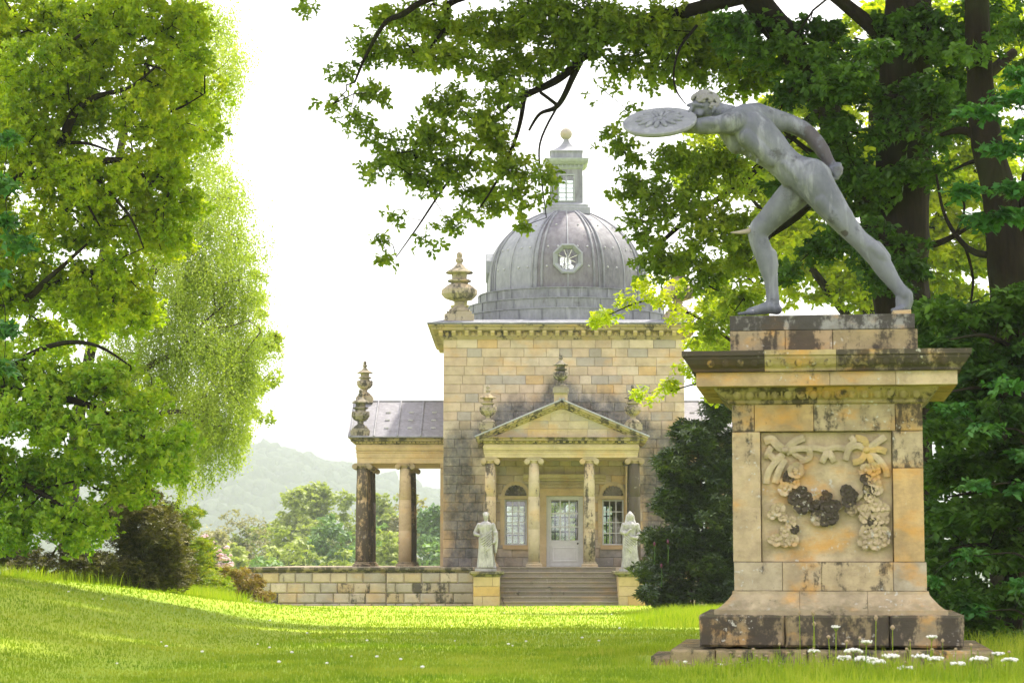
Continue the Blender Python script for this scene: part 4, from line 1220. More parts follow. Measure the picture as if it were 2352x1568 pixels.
# cap mouldings: front run in pieces, plus the flanks behind
def mould(prof, dxs, cols, name, dx_l, dx_r, parent=None):
    """prof: (projection, z) bottom to top relative to the die face"""
    xl, xr = qx(dx_l), qx(dx_r)
    cuts = [xl]+[qx(a) for a in dxs]+[xr]
    out = []
    for i, (a, b) in enumerate(zip(cuts, cuts[1:])):
        q = MB(); outl = [(-p_, z_) for p_, z_ in prof]+[(.25, prof[-1][1]), (.25, prof[0][1])]
        m0 = 1 if i == 0 else 0; m1 = 1 if i == len(cuts)-2 else 0
        # subdivide along x for worn edges
        n_ = max(2, int((b-a)/.05)); npf = len(outl)
        for s_ in range(n_+1):
            t = s_/n_
            for (y, z) in outl:
                xa = a+.0015+(m0*min(y, .0)); xb_ = b-.0015-(m1*min(y, .0))
                x = xa+(xb_-xa)*t
                kq = noise.noise(Vector((x*14, y*20, z*20)))*.004+noise.noise(Vector((x*5, y*7, z*9)))*.005
                q.v.append((x, y-kq if y < .2 else y, z+kq*.4))
        for s_ in range(n_):
            for j in range(npf):
                jj = (j+1) % npf
                q.f.append((s_*npf+j, s_*npf+jj, (s_+1)*npf+jj, (s_+1)*npf+j)[::-1])
        q.f += [tuple(range(npf)), tuple(range((n_+1)*npf-1, n_*npf-1, -1))]
        out.append(obj(name, q, M['pstone'], parent or pd, cols[i]))
    # flanks and back
    q = MB(); pf = [(p_-.002, z_) for p_, z_ in prof]
    vs, fs = [], []
    for p_, z_ in pf: vs += [(xl-p_, -p_+.01, z_), (xr+p_, -p_+.01, z_), (xr+p_, DP+p_, z_), (xl-p_, DP+p_, z_)]
    for i in range(len(pf)-1):
        for k_ in (1, 2, 3):
            a, b = i*4+k_, i*4+(k_+1) % 4; fs.append((a, b, b+4, a+4))
    m_ = (len(pf)-1)*4; fs += [(3,2,1,0), (m_, m_+1, m_+2, m_+3)]
    q.add(vs, fs); obj(name, q, M['pstone'], parent or pd, cols[0])
    return out
dl, dr = 1683, 2121
pw = lambda dpx: dpx*YPD/FD
mould([(pw(88), qz(858)), (pw(84), qz(857)), (pw(86), qz(851)), (pw(96), qz(842)), (pw(104), qz(830)), (pw(104), qz(824)), (pw(109), qz(823)), (pw(109), qz(812))], [1762, 1925], [(.14,.12,.09,.80), (.42,.36,.20,.36), (.21,.20,.16,.62)], 'cap_moulding', dl, dr)
mould([(pw(70), qz(890.5)), (pw(78), qz(890)), (pw(78), qz(859))], [1910, 2060], [(.48,.35,.21,.34), (.46,.37,.25,.32), (.56,.47,.33,.10)], 'corona_block', dl, dr)
bm = mould([(pw(2), qz(928)), (pw(8), qz(925)), (pw(10), qz(918)), (pw(22), qz(910)), (pw(36), qz(898)), (pw(40), qz(891)), (pw(20), qz(890.6))], [1880], [(.30,.27,.17,.55), (.36,.31,.19,.45)], 'egg_moulding', dl, dr)
q = MB(); q.ball((0,0,0), (.032,.026,.044), 10, 8); eg = smooth(q.mesh('egg')); eg.materials.append(M['pstone'])
for i in range(15):
    dxp = 1696+(2108-1696)*i/14
    obj('egg', eg, M['pstone'], pd, (.38,.33,.20,.45), loc=(qx(dxp), -pw(24), qz(906)), rot=(R(38), 0, 0))
    if i < 14:
        q = MB(); q.tube([(0,0,.035), (0,-.004,-.035)], [.012, .004], 5)
        obj('dart', q, M['pstone'], pd, (.40,.34,.17,.4), loc=(qx(dxp+14.7), -pw(25), qz(906)), rot=(R(38), 0, 0))
for i in range(17):       # carved leaves on the top moulding
    dxp = 1640+(2170-1640)*i/16
    q = MB(); q.ball((0,0,0), (.030,.012,.034), 8, 6); obj('carved_leaf', q, M['pstone'], pd, (.36,.32,.15,.5) if 1762 < dxp < 1925 else (.17,.16,.12,.65), loc=(qx(dxp), -pw(97), qz(840)), rot=(R(30), 0, 0))
# die: four blocks make the frame round a sunk panel
zt_, zp1, zp0, zl0, zb0 = qz(925), qz(990), qz(1290), qz(1297), qz(1357)
xl, xr, il, ir = qx(1683), qx(2123), qx(1748), qx(2052)
pblock(xl, qx(1735), 0, DP, zp1, zt_, (.37,.34,.26,.42)); pblock(qx(1735), qx(1872), 0, DP, zp1, zt_, (.50,.36,.19,.30)); pblock(qx(1872), qx(2060), 0, DP, zp1, zt_, (.44,.38,.27,.36)); pblock(qx(2060), xr, 0, DP, zp1, zt_, (.50,.36,.17,.48))
pblock(xl, il, 0, DP, zp0, zp1, (.50,.41,.28,.22), amp=.006)
pblock(ir, xr, 0, DP, qz(1075), zp1, (.46,.40,.28,.44)); pblock(ir, xr, 0, DP, zp0, qz(1075), (.58,.40,.19,.2), amp=.006)
panel = pblock(il+.002, ir-.002, .055, DP, zp0, zp1, (.54,.46,.31,.06), amp=.004, name='relief_panel')
x5 = [1685, 1796, 1885, 2050, 2127]
for a, b, c in zip(x5, x5[1:], ((.42,.38,.30,.32), (.50,.41,.29,.30), (.48,.40,.27,.40), (.42,.39,.33,.34))): pblock(qx(a), qx(b), -.004, DP, zb0, zp0, c)
# base
mould([(pw(44), qz(1412)), (pw(45), qz(1400)), (pw(40), qz(1399)), (pw(28), qz(1390)), (pw(14), qz(1376)), (pw(5), qz(1364)), (pw(4), qz(1357))], [1835, 1990], [(.40,.35,.25,.30), (.38,.33,.24,.34), (.42,.35,.25,.22)], 'base_moulding', 1685, 2127)
yb1 = -pw(62)
for a, b, c in ((1603, 1800, (.20,.16,.11,.50)), (1800, 2040, (.22,.18,.11,.47)), (2040, 2212, (.24,.21,.16,.45))):
    pblock(qx(a, yb1), qx(b, yb1), yb1, DP-yb1, qz(1487, yb1), qz(1411, yb1), c, .02, .008, 'plinth_stone')
yb2 = -pw(120)
for a, b, c in ((1535, 1640, (.26,.21,.13,.36)), (1640, 1850, (.24,.19,.12,.42)), (1850, 2080, (.22,.18,.11,.46)), (2080, 2278, (.24,.20,.13,.40))):
    pblock(qx(a, yb2), qx(b, yb2), yb2, DP-yb2, -.15, qz(1492, yb2), c, .02, .008, 'step_stone')
pblock(qx(1492, -.1), qx(1545, -.1), -.15, .75, -.25, qz(1508, -.2), (.25,.20,.14,.5), .02, .008, 'step_stone')
# carved relief: bows, ribbons and swags of flowers
def C5(cx, cy): return 1470.0+cx/1.8018, 698.3+cy/1.8018
def flower(cx, cy, r, col, seed, depth=1.0):
    rr = random.Random(seed); d = C5(cx, cy); c = Q(d[0], d[1], .05); s = r/1.8018*YPD/FD
    q = MB(); npet = rr.choice([5, 6, 6]); a0 = rr.uniform(0, 2); s = s*1.5; c.y -= .022
    leaf = rr.random() < .45
    for i in range(npet):
        a = a0+2*PI*i/npet+rr.uniform(-.15, .15); up = rr.uniform(.35, .75); L = s*rr.uniform(.62, .8)
        ca, sa = math.cos(a), math.sin(a); T_ = Vector((ca*math.cos(up), -math.sin(up)*depth, sa*math.cos(up))).normalized(); B_ = Vector((-sa, 0, ca)); N_ = T_.cross(B_)
        rows = []
        for t, wv in ((0, .10), (.25, .34), (.55, .46), (.82, .34), (1, .08 if leaf else .22)):
            cc = T_*(L*t)+Vector((0, -s*.08, 0))+Vector((0, s*.28*t*t*depth, 0))
            w_ = s*wv*(.75 if leaf else 1.0)
            rows.append([cc-B_*w_+Vector((0, -.09*s, 0)), cc+Vector((0, .02*s, 0)), cc+B_*w_+Vector((0, -.09*s, 0)), cc+B_*w_*.9+Vector((0, .07*s, 0)), cc-B_*w_*.9+Vector((0, .07*s, 0))])
        n0 = len(q.v); q.v += [tuple(p_) for r_ in rows for p_ in r_]
        for k_ in range(4):
            for m_ in range(5): q.f.append((n0+k_*5+m_, n0+k_*5+(m_+1) % 5, n0+(k_+1)*5+(m_+1) % 5, n0+(k_+1)*5+m_))
        q.f += [tuple(n0+m_ for m_ in (4,3,2,1,0)), tuple(n0+20+m_ for m_ in range(5))]
    q.ball((0, -.20*s, 0), (.20*s, .16*s, .20*s), 8, 6)
    for i in range(3):
        a = rr.uniform(0, 2*PI); q.ball((.17*s*math.cos(a), -.24*s, .17*s*math.sin(a)), .11*s, 6, 4)
    q.ball((0, .10*s, 0), (.50*s, .22*s, .50*s), 9, 6)
    o = obj('carved_flower', q, M['pstone'], panel, col, loc=c); return o
PALEF, DARKF = (.54,.46,.32,.28), (.20,.17,.12,.82)
fl_list = [(645,690,30,PALEF),(618,715,22,DARKF),(640,740,20,PALEF),(600,765,24,PALEF),(640,800,28,DARKF),(668,778,24,DARKF),(672,830,30,DARKF),(690,800,24,DARKF),(655,835,20,PALEF),
           (570,850,26,PALEF),(590,880,20,PALEF),(548,870,18,PALEF),(625,905,20,PALEF),(640,930,18,DARKF),(600,940,22,PALEF),(565,975,26,PALEF),(605,980,20,PALEF),(632,978,22,PALEF),
           (735,800,20,PALEF),(730,840,26,DARKF),(770,800,24,DARKF),(775,845,34,DARKF),(800,835,26,DARKF),(740,885,26,(.30,.27,.20,.55)),(795,880,28,DARKF),(765,890,24,DARKF),
           (855,775,22,DARKF),(878,790,22,DARKF),(862,815,24,DARKF),(872,848,20,(.34,.29,.18,.5)),
           (935,690,24,PALEF),(965,685,24,(.52,.42,.20,.15)),(935,725,22,DARKF),(970,730,24,PALEF),(945,770,24,(.36,.30,.18,.6)),(980,765,22,PALEF),(950,800,20,PALEF),
           (930,850,24,PALEF),(935,880,22,PALEF),(975,830,24,PALEF),(1005,850,24,PALEF),(985,885,26,PALEF),(955,905,22,(.3,.26,.18,.6)),(1010,890,18,PALEF),
           (935,945,24,PALEF),(975,935,24,PALEF),(1010,945,22,PALEF),(930,985,24,PALEF),(975,990,26,PALEF),(1010,975,24,PALEF)]
for i, (a, b, c, d) in enumerate(fl_list): flower(a, b, c*1.3, d, 40+i, 1.2 if d is DARKF else .9)
def ribbon(pts, wd, col=PALEF, lift=.03):
    """flat band bent through crop points (x, y, height)"""
    q = MB(); ps = spline([Vector((a, b, h)) for a, b, h in pts], 5); n_ = len(ps)
    for i, p_ in enumerate(ps):
        a = ps[max(i-1, 0)]; b = ps[min(i+1, n_-1)]; tx, ty = b.x-a.x, b.y-a.y; L = math.hypot(tx, ty)+1e-6
        nx_, ny_ = -ty/L*wd/2, tx/L*wd/2
        for sgn, dep in ((-1, 0), (-1, 1), (0, 1.25), (1, 1), (1, 0)):
            d = C5(p_.x+nx_*sgn, p_.y+ny_*sgn); base = Q(d[0], d[1], .053)
            q.v.append((base.x, base.y-(.008+.7*p_.z)*min(dep, 1)-(.005 if dep > 1 else 0), base.z))
    q.f = [(i*5+j, i*5+j+1, (i+1)*5+j+1, (i+1)*5+j) for i in range(n_-1) for j in range(4)]
    q.f += [(0,1,2,3,4), tuple(range((n_-1)*5+4, (n_-1)*5-1, -1))]
    return obj('carved_ribbon', q, M['pstone'], panel, col)
RB = (.55,.49,.35,.05); RY = (.60,.46,.18,.03)
for pts, wd, c in (
    ([(600,605,.02),(570,585,.045),(545,560,.03),(515,568,.01)], 34, RB), ([(600,605,.02),(640,570,.05),(680,553,.03)], 30, RB), ([(605,615,.02),(640,600,.05),(695,600,.04),(700,635,.02),(660,650,.02)], 26, RB),
    ([(615,590,.03),(640,620,.03),(675,640,.02)], 20, RB), ([(595,620,.02),(560,640,.04),(535,620,.03)], 26, RB), ([(590,625,.02),(555,660,.04),(530,700,.02),(522,742,.01)], 26, RB),
    ([(600,640,.02),(575,690,.03),(560,740,.02)], 28, RB), ([(590,720,.02),(595,760,.03),(610,785,.02)], 26, RB), ([(545,590,.02),(528,620,.035),(525,640,.01)], 24, RB),
    ([(695,590,.02),(730,595,.04),(770,602,.02),(810,592,.035),(850,598,.02)], 24, RB), ([(775,605,.02),(765,630,.04),(752,655,.02)], 26, RB), ([(780,605,.02),(792,630,.04),(805,652,.02)], 26, RB),
    ([(850,598,.02),(885,570,.04),(870,548,.02)], 24, RB), ([(935,600,.02),(900,585,.045),(865,600,.03),(850,645,.02)], 26, RB), ([(935,600,.02),(930,565,.05),(890,552,.02)], 28, RY),
    ([(940,600,.02),(975,575,.05),(1015,548,.02)], 28, RB), ([(940,605,.02),(985,600,.05),(1020,610,.02)], 26, RY), ([(945,612,.02),(985,640,.04),(1015,680,.03),(1022,715,.01)], 26, RB),
    ([(935,612,.02),(915,645,.04),(880,655,.02)], 26, RY), ([(940,615,.02),(955,645,.04),(965,670,.02)], 24, RY), ([(820,850,.01),(835,838,.02),(850,830,.01)], 14, RB), ([(700,850,.01),(712,858,.02),(725,862,.01)], 16, RB), ([(880,820,.01),(905,800,.03),(925,780,.01)], 16, RB)):
    ribbon(pts, wd, c)
for cx_, cy_, c in ((600,605,RB), (938,603,RY)):
    d = C5(cx_, cy_); q = MB(); q.ball((0,-.02,0), (.032,.03,.028), 8, 6); obj('carved_knot', q, M['pstone'], panel, c, loc=Q(d[0], d[1], .05), sm=True)

# ------------------------------------------------------------------ statue of the fighter with a round shield
SD = .60
def S4(cx, cy, dep=0.0):
    return Q(1378.1+cx/2.6667, 165.4+cy/2.6667, SD+dep)
def sr(px): return px/2.6667*(YPD+SD)/FD
def body_chain(mb, lst, sc=(1,1,1)): chain(mb, [(S4(a, b, d), sr(r_)) for a, b, r_, d in lst], sc, 18, 12)
stt = thing('fighter_statue', 'lunging nude male lead statue thrusting out a round shield above the tall pedestal', 'statue', PO, -YAW)
mb = MB()
# trunk: chest, waist, hips
body_chain(mb, [(858,338,108,0),(910,368,142,0),(970,410,136,0),(1030,462,122,0),(1085,517,106,0),(1140,568,102,0),(1200,618,112,0),(1258,645,124,0),(1305,652,116,-.01)], (1,1.08,1))
body_chain(mb, [(810,300,78,-.10),(860,290,84,-.06),(940,285,88,.04),(1020,292,84,.12),(1085,305,74,.18)])       # shoulder girdle
body_chain(mb, [(1300,625,98,-.06),(1340,640,84,-.05)])                                                            # near buttock
body_chain(mb, [(1270,610,90,.10),(1320,620,78,.12)])
body_chain(mb, [(900,400,60,-.145),(980,470,52,-.13),(1050,540,46,-.10)])                                          # flank muscle
body_chain(mb, [(780,360,58,-.05),(840,440,66,-.03)])                                                             # breast
for i in range(4):                                                                                                # ribs
    a = 860+i*42; b = 372+i*36
    body_chain(mb, [(a-24,b+72,11,-.108+.008*i),(a+8,b+38,12,-.140+.012*i),(a+46,b-6,11,-.146+.012*i)])
body_chain(mb, [(800,262,60,0),(750,250,58,-.01),(690,235,62,-.02)])                                               # neck
# head, face turned to the left
hc_ = S4(643,208,-.02); mb.ball(hc_, (sr(82), sr(78), sr(78)), 20, 14)
mb.ball(S4(596,234,-.05), (sr(48), sr(44), sr(56)), 14, 10); mb.ball(S4(588,264,-.06), (sr(28), sr(26), sr(30)), 12, 8)
chain(mb, [(S4(570,206,-.110), sr(12)), (S4(556,228,-.122), sr(13)), (S4(549,243,-.125), sr(14))])                  # nose
chain(mb, [(S4(540,205,-.09), sr(13)), (S4(575,196,-.12), sr(14)), (S4(625,205,-.125), sr(14))])                    # brow
mb.ball(S4(566,263,-.108), (sr(18), sr(10), sr(6)), 10, 6); mb.ball(S4(570,274,-.104), (sr(16), sr(9), sr(7)), 10, 6)
mb.ball(S4(596,226,-.104), (sr(12), sr(8), sr(8)), 8, 6); mb.ball(S4(612,252,-.11), (sr(24), sr(16), sr(24)), 10, 6)
chain(mb, [(S4(690,205,-.115), sr(10)), (S4(702,222,-.115), sr(12)), (S4(690,250,-.11), sr(9))])                    # ear
# shield arm
body_chain(mb, [(830,305,80,-.14),(780,318,66,-.18),(720,325,56,-.20),(660,328,56,-.21),(610,332,50,-.22),(540,335,42,-.20),(470,335,34,-.16),(430,335,30,-.13)])
# thrown back arm, forearm and fist
body_chain(mb, [(1075,300,72,.18),(1130,305,60,.21),(1190,328,58,.23),(1240,352,56,.23),(1290,388,50,.22),(1330,436,50,.20),(1365,485,46,.17),(1395,535,36,.15),(1415,565,32,.14)])
mb.ball(S4(1438,598,.13), (sr(46), sr(40), sr(48)), 12, 8)
for i, (a, b) in enumerate(((1468,566),(1478,590),(1474,614),(1460,636))):
    chain(mb, [(S4(a-26,b-2,.10+.012*i), sr(14)), (S4(a,b,.10+.012*i), sr(15)), (S4(a-8,b+16,.07), sr(14)), (S4(a-30,b+20,.06), sr(13))])
chain(mb, [(S4(1415,590,.08), sr(15)), (S4(1435,620,.06), sr(14)), (S4(1452,640,.06), sr(12))])
# near (rear) leg
body_chain(mb, [(1308,672,122,-.05),(1352,735,108,-.07),(1405,805,97,-.08),(1455,872,84,-.08),(1505,935,72,-.08),(1548,985,64,-.08),(1592,1030,60,-.08),(1650,1082,66,-.07),(1700,1140,65,-.07),(1745,1208,60,-.07),(1790,1275,48,-.07),(1828,1325,43,-.07),(1862,1362,46,-.07)])
body_chain(mb, [(1690,1080,48,-.05),(1740,1140,44,-.05)])
body_chain(mb, [(1880,1366,38,-.07),(1882,1400,38,-.07),(1868,1440,38,-.07)]); body_chain(mb, [(1845,1390,36,-.07),(1845,1440,34,-.07)])
for i in range(5):
    y_ = -.13+.03*i; chain(mb, [(S4(1850,1448,y_), sr(17)), (S4(1815,1456,y_), sr(14 if i else 17)), (S4(1798-4*(i == 0),1460,y_), sr(13 if i else 16))])
# thigh and calf muscles
body_chain(mb, [(1360,790,52,-.15),(1430,880,50,-.145),(1490,950,34,-.13)]); body_chain(mb, [(1440,780,40,-.12),(1510,870,38,-.12),(1560,950,26,-.11)])
body_chain(mb, [(1665,1070,38,-.12),(1715,1120,40,-.115),(1755,1180,26,-.10)])
body_chain(mb, [(1130,560,28,-.115),(1170,600,32,-.12),(1225,655,30,-.125)]); body_chain(mb, [(820,290,50,-.19),(770,306,50,-.215)])
body_chain(mb, [(880,245,50,.0),(960,240,54,.08),(1030,262,50,.16)]); body_chain(mb, [(960,330,44,-.11),(1040,400,40,-.10),(1110,470,30,-.085)])
body_chain(mb, [(1120,300,40,.27),(1190,318,40,.29)]); body_chain(mb, [(1290,370,34,.26),(1345,430,34,.24)]); body_chain(mb, [(700,312,34,-.25),(640,312,30,-.255)])
# far (front) leg
body_chain(mb, [(1225,720,102,.08),(1165,772,98,.10),(1100,838,88,.11),(1035,905,75,.12),(985,955,70,.12),(966,985,64,.12),(972,1030,60,.12),(995,1090,62,.12),(1020,1150,62,.12),(1034,1210,56,.12),(1045,1270,46,.12),(1054,1330,40,.12),(1058,1390,42,.12),(1062,1440,40,.12)])
body_chain(mb, [(1045,1120,42,.12),(1055,1190,40,.12)]); body_chain(mb, [(945,965,34,.10),(940,1005,30,.10)])
body_chain(mb, [(1085,1455,32,.12),(1040,1440,42,.12),(980,1455,32,.12),(920,1466,24,.12)], (1,1.25,1))
for i in range(5):
    y_ = .06+.028*i; chain(mb, [(S4(930,1470,y_), sr(16)), (S4(878+4*i,1477,y_), sr(11)), (S4(852+10*i,1481,y_), sr(9 if i else 12))])
body = remesh(mb, .0085, 5, .55)
body.materials.append(M['statue'])
pa_ = body.attributes.new('patina', 'FLOAT', 'POINT')
dark_spots = [(S4(a, b, d), sr(r_), w_) for a, b, r_, d, w_ in ((1150,310,60,.22,.3),(1230,350,75,.23,.6),(1300,400,80,.2,.8),(1350,460,80,.17,.9),(1400,540,70,.14,.7),(1450,600,60,.10,.5),(895,350,40,-.13,.75),(880,410,24,-.15,.6),(785,300,22,-.16,.6),(815,300,14,-.15,.6),
              (960,280,40,.0,.35),(1000,290,40,-.0,.4),(960,975,40,.06,.45),(1150,740,60,.0,.5),(1000,1200,50,.08,.3),(860,500,50,-.05,.5),(1500,985,22,-.14,.8),(900,560,60,0,.4),(1060,640,60,0,.3),(1250,760,50,.02,.5),(1120,860,60,.05,.3))]
for i_, vtx in enumerate(body.vertices):
    pa_.data[i_].value = max(w_*max(0, 1-((vtx.co-c_).length/(r_*1.5))**2) for c_, r_, w_ in dark_spots)
obj('body', body, M['statue'], stt, (.12,.11,.125,0.0))
# dark stained back arm patch via its own skin is left to the material; hair of short curls
mb = MB(); rr = random.Random(5)
for i in range(300):
    a = rr.uniform(0, 2*PI); t = math.acos(rr.uniform(-.35, 1)); d = Vector((math.sin(t)*math.cos(a), math.sin(t)*math.sin(a), math.cos(t)))
    if d.x < -.45 and d.z < .45: continue
    if d.y < -.55 and d.z < .15 and d.x < .45: continue
    c = hc_+Vector((d.x*sr(88), d.y*sr(84), d.z*sr(86)))
    s_ = sr(rr.uniform(12, 19))
    n_ = d.orthogonal().normalized(); b_ = d.cross(n_); ph = rr.uniform(0, 6)
    pts = [c + (n_*math.cos(ph+q*.9)+b_*math.sin(ph+q*.9))*s_*(1-.1*q) + d*s_*.15*q for q in range(6)]
    mb.tube(pts, [s_*.5]*5+[s_*.3], 5)
hair = remesh(mb, .005, 1, .4); obj('hair', hair, M['statue'], stt, (.26,.25,.21,.55))
# shield
sc_ = S4(366, 304, -.26); Rr = sr(229)
tilt = Matrix.Rotation(R(31), 3, 'X') @ Matrix.Rotation(R(0), 3, 'Z')
tilt = Matrix.Rotation(R(-2.5), 3, 'Y') @ tilt
mb = MB(); mb.lathe([(Rr*.95,-.030),(Rr*1.0,-.012),(Rr,.006),(Rr*.97,.014),(Rr*.93,.006),(Rr*.70,.016),(Rr*.15,.022),(.001,.022)], seg=56)
mb.v = [tuple(tilt @ Vector(v)) for v in mb.v]
sh = obj('shield', mb, M['statue'], stt, (.45,.47,.49,.35), loc=sc_)
for i in range(14):
    a = 2*PI*i/14+.1; q = MB()
    rot = Matrix.Rotation(a, 3, 'Z')
    q.ball(rot @ Vector((Rr*.41, 0, .022)), (Rr*.25, Rr*.078, .024), 12, 8, rot)
    q.v = [tuple(tilt @ Vector(v)) for v in q.v]; obj('petal', q, M['statue'], sh, (.36,.38,.41,.3), sm=True)
q = MB(); q.ball((0,0,.024), (.03,.03,.018), 12, 8); q.v = [tuple(tilt @ Vector(v)) for v in q.v]; obj('boss', q, M['statue'], sh, (.36,.38,.41,.3), sm=True)
q = MB(); q.tube([S4(920,972,.08), S4(860,982,.06), S4(800,984,.05)], [sr(17), sr(13), sr(3)], 10); obj('sword_stub', q, M['statue'], stt, (.42,.36,.27,.8), sm=True)
a, b = S4(1786,1478,-.02), S4(1900,1492,-.02)
obj('toe_block', worn_box(a.x, b.x, SD-.24, SD+.05, qz(722, ins)-.002, S4(1800,1470,-.07).z+.002, .01, .003, 5, 3), M['pstone'], stt, (.50,.42,.28,.2))

# ------------------------------------------------------------------ draped figures on the piers
def lady(loc, h, label, veil, seed, mirror=1):
    t = thing('draped_statue', label, 'statue', loc, 0, 'robed statues beside the entrance steps')
    mb = MB(); s = h/1.9; rr = random.Random(seed)
    prof = [(.30,.02),(.29,.15),(.26,.40),(.24,.65),(.235,.85),(.22,1.0),(.195,1.12),(.20,1.25),(.225,1.38),(.215,1.48),(.15,1.55),(.07,1.59)]
    nf = 17
    def wob(a, z):
        z /= s
        f = max(0, 1-z/1.6)
        return (1+.15*f*math.cos(nf*a+2.2*z*mirror)+.05*math.cos(7*a+5*z)+.04*math.cos(3*a-2*z))*(1+.22*abs(math.cos(a))*(1 if z > .9 else .6))
    mb.lathe([(r_*s*.86, z_*s) for r_, z_ in prof], seg=72, wob=wob)
    # diagonal cloak folds across the hips
    for i in range(7):
        z0 = (1.28-.085*i)*s; pts = [Vector((mirror*(-.21+.03*i)*s, -.17*s, z0-.30*s)), Vector((0, -.27*s, z0-.18*s)), Vector((mirror*.20*s, -.19*s, z0))]
        chain(mb, [(p_, .022*s) for p_ in spline(pts, 4)], seg=7, rings=5)
    for i in range(9):
        x = (-.18+.045*i)*s; chain(mb, [(Vector((x, -.21*s, .72*s)), .02*s), (Vector((x*1.15+.01, -.25*s, .3*s)), .026*s), (Vector((x*1.3, -.28*s, .05*s)), .03*s)], seg=7, rings=5)
    # arms: one bent to the hip or breast, one hanging with a cloak end
    if not veil:
        chain(mb, [(Vector((-.24,-.02,1.46))*s, .075*s), (Vector((-.36,-.0,1.22))*s, .065*s), (Vector((-.37,-.06,1.16))*s, .06*s), (Vector((-.24,-.2,1.12))*s, .05*s)])
        chain(mb, [(Vector((.24,-.02,1.46))*s, .08*s), (Vector((.32,-.04,1.2))*s, .075*s), (Vector((.31,-.12,.98))*s, .05*s), (Vector((.27,-.2,.86))*s, .04*s)])
        chain(mb, [(Vector((.32,-.05,1.2))*s, .09*s), (Vector((.35,-.05,.9))*s, .07*s), (Vector((.33,-.05,.55))*s, .04*s)])
    else:
        chain(mb, [(Vector((-.22,-.02,1.46))*s, .085*s), (Vector((-.29,-.08,1.22))*s, .075*s), (Vector((-.14,-.24,1.18))*s, .05*s), (Vector((0,-.27,1.30))*s, .04*s)])
        chain(mb, [(Vector((.24,-.02,1.46))*s, .08*s), (Vector((.31,-.05,1.2))*s, .07*s), (Vector((.2,-.22,1.02))*s, .05*s), (Vector((.02,-.27,1.06))*s, .04*s)])
    chain(mb, [(Vector((0,-.01,1.55))*s, .062*s), (Vector((0,-.03,1.68))*s, .06*s)])
    mb.ball(Vector((0,-.04,1.775))*s, (.088*s, .105*s, .122*s), 16, 12)
    chain(mb, [(Vector((0,-.148,1.80))*s, .012*s), (Vector((0,-.162,1.765))*s, .017*s)])
    mb.ball(Vector((0,-.13,1.715))*s, (.03*s, .02*s, .012*s), 8, 6); mb.ball(Vector((0,-.12,1.685))*s, (.03*s, .03*s, .022*s), 8, 6)
    for e in (-1, 1): mb.ball(Vector((e*.034,-.128,1.80))*s, .013*s, 8, 6)
    if veil:
        chain(mb, [(Vector((-.11,0,1.62))*s, .06*s), (Vector((-.10,.01,1.76))*s, .05*s), (Vector((0,.01,1.88))*s, .055*s), (Vector((.10,.01,1.76))*s, .05*s), (Vector((.11,0,1.62))*s, .06*s)])
        chain(mb, [(Vector((.13,-.02,1.6))*s, .05*s), (Vector((.17,-.1,1.45))*s, .05*s)]); chain(mb, [(Vector((-.13,-.02,1.6))*s, .05*s), (Vector((-.17,-.1,1.45))*s, .05*s)])
    else:
        for i in range(12): a = PI*i/11; mb.ball(Vector((.085*math.cos(a), -.02-.03*math.sin(a), 1.83+.055*math.sin(a)))*s, .03*s, 7, 5)
        mb.ball(Vector((0,.06,1.80))*s, .06*s, 8, 6)
    me = remesh(mb, .0125*s, 0, .5); me.materials.append(M['white_stone']); obj('figure', me, M['white_stone'], t)
    q = MB(); q.box(-.36*s, .36*s, -.32*s, .32*s, -.09, .005); obj('statue_base', q, M['white_stone'], t)
    return t
lady((X(1116, YS+.35, 1240), YS+.38, pL[2]+.09), Z(1175.5, YS+.35)-pL[2]-.09, 'pale robed woman statue with hand on hip on the left pier', False, 1, 1)
lady((X(1447.5, YS+.35, 1240), YS+.38, pR[2]+.09), Z(1175.5, YS+.35)-pR[2]-.09, 'pale veiled woman statue with arms crossed at her breast on the right pier', True, 2, -1)
# ------------------------------------------------------------------ trees, right hand side
def pts3(lst): return [P(a, b, y) for a, b, y in lst]
def wid(px, Y): return px*Y/FD/2
def E(lst, Y, rd=None): return [env(a, b, Y + (l[4] if len(l) > 4 else 0) if False else Y, *(l[2:4] if False else (c, d)), rd) for l in lst for a, b, c, d in [l[:4]]]
def EV(lst, Y, jit=0, seed=0, rd=None):
    rr = random.Random(seed); return [env(l[0], l[1], Y+rr.uniform(-jit, jit), l[2], l[3], rd) for l in lst]

# great leaning oak whose boughs hang over the dome
OAK_ENV = [(905,45,75,48),(850,110,72,42),(795,158,42,28),(762,238,40,20),(800,278,42,30),(845,205,50,36),(885,310,50,34),(950,120,70,46),(1000,50,80,56),(1060,130,90,46),
 (1010,240,76,40),(1000,318,78,46),(930,352,78,40),(868,386,62,26),(960,405,78,34),(1050,385,60,46),(1105,300,62,56),(1085,440,66,36),(905,500,36,12),(885,603,34,9),(888,548,32,11),(978,560,38,14),
 (1050,515,60,20),(1130,490,60,30),(1200,450,56,46),(1215,522,50,18),(1252,400,34,40),(1170,395,60,46),(1155,330,62,46),(1130,55,100,66),(1250,60,110,78),(1380,55,120,72),(1500,80,120,76),(1180,160,90,56),(1275,130,64,40),(1150,235,70,36),
 (1620,80,110,84),(1700,160,100,70),(1400,150,70,34),(1500,165,70,34),(1386,205,24,20),(1450,262,22,16),(1415,300,30,24),(1395,330,24,22),(1600,170,80,50),
 (1445,360,54,34),(1540,375,76,50),(1650,395,86,64),(1450,430,64,46),(1530,470,78,56),(1640,520,86,66),(1482,525,58,46),(1510,600,76,46),(1600,620,86,56),(1700,580,60,60),(1690,690,60,50),(1640,760,50,36)]
OAK_TOP = [(700,12,58,14)]
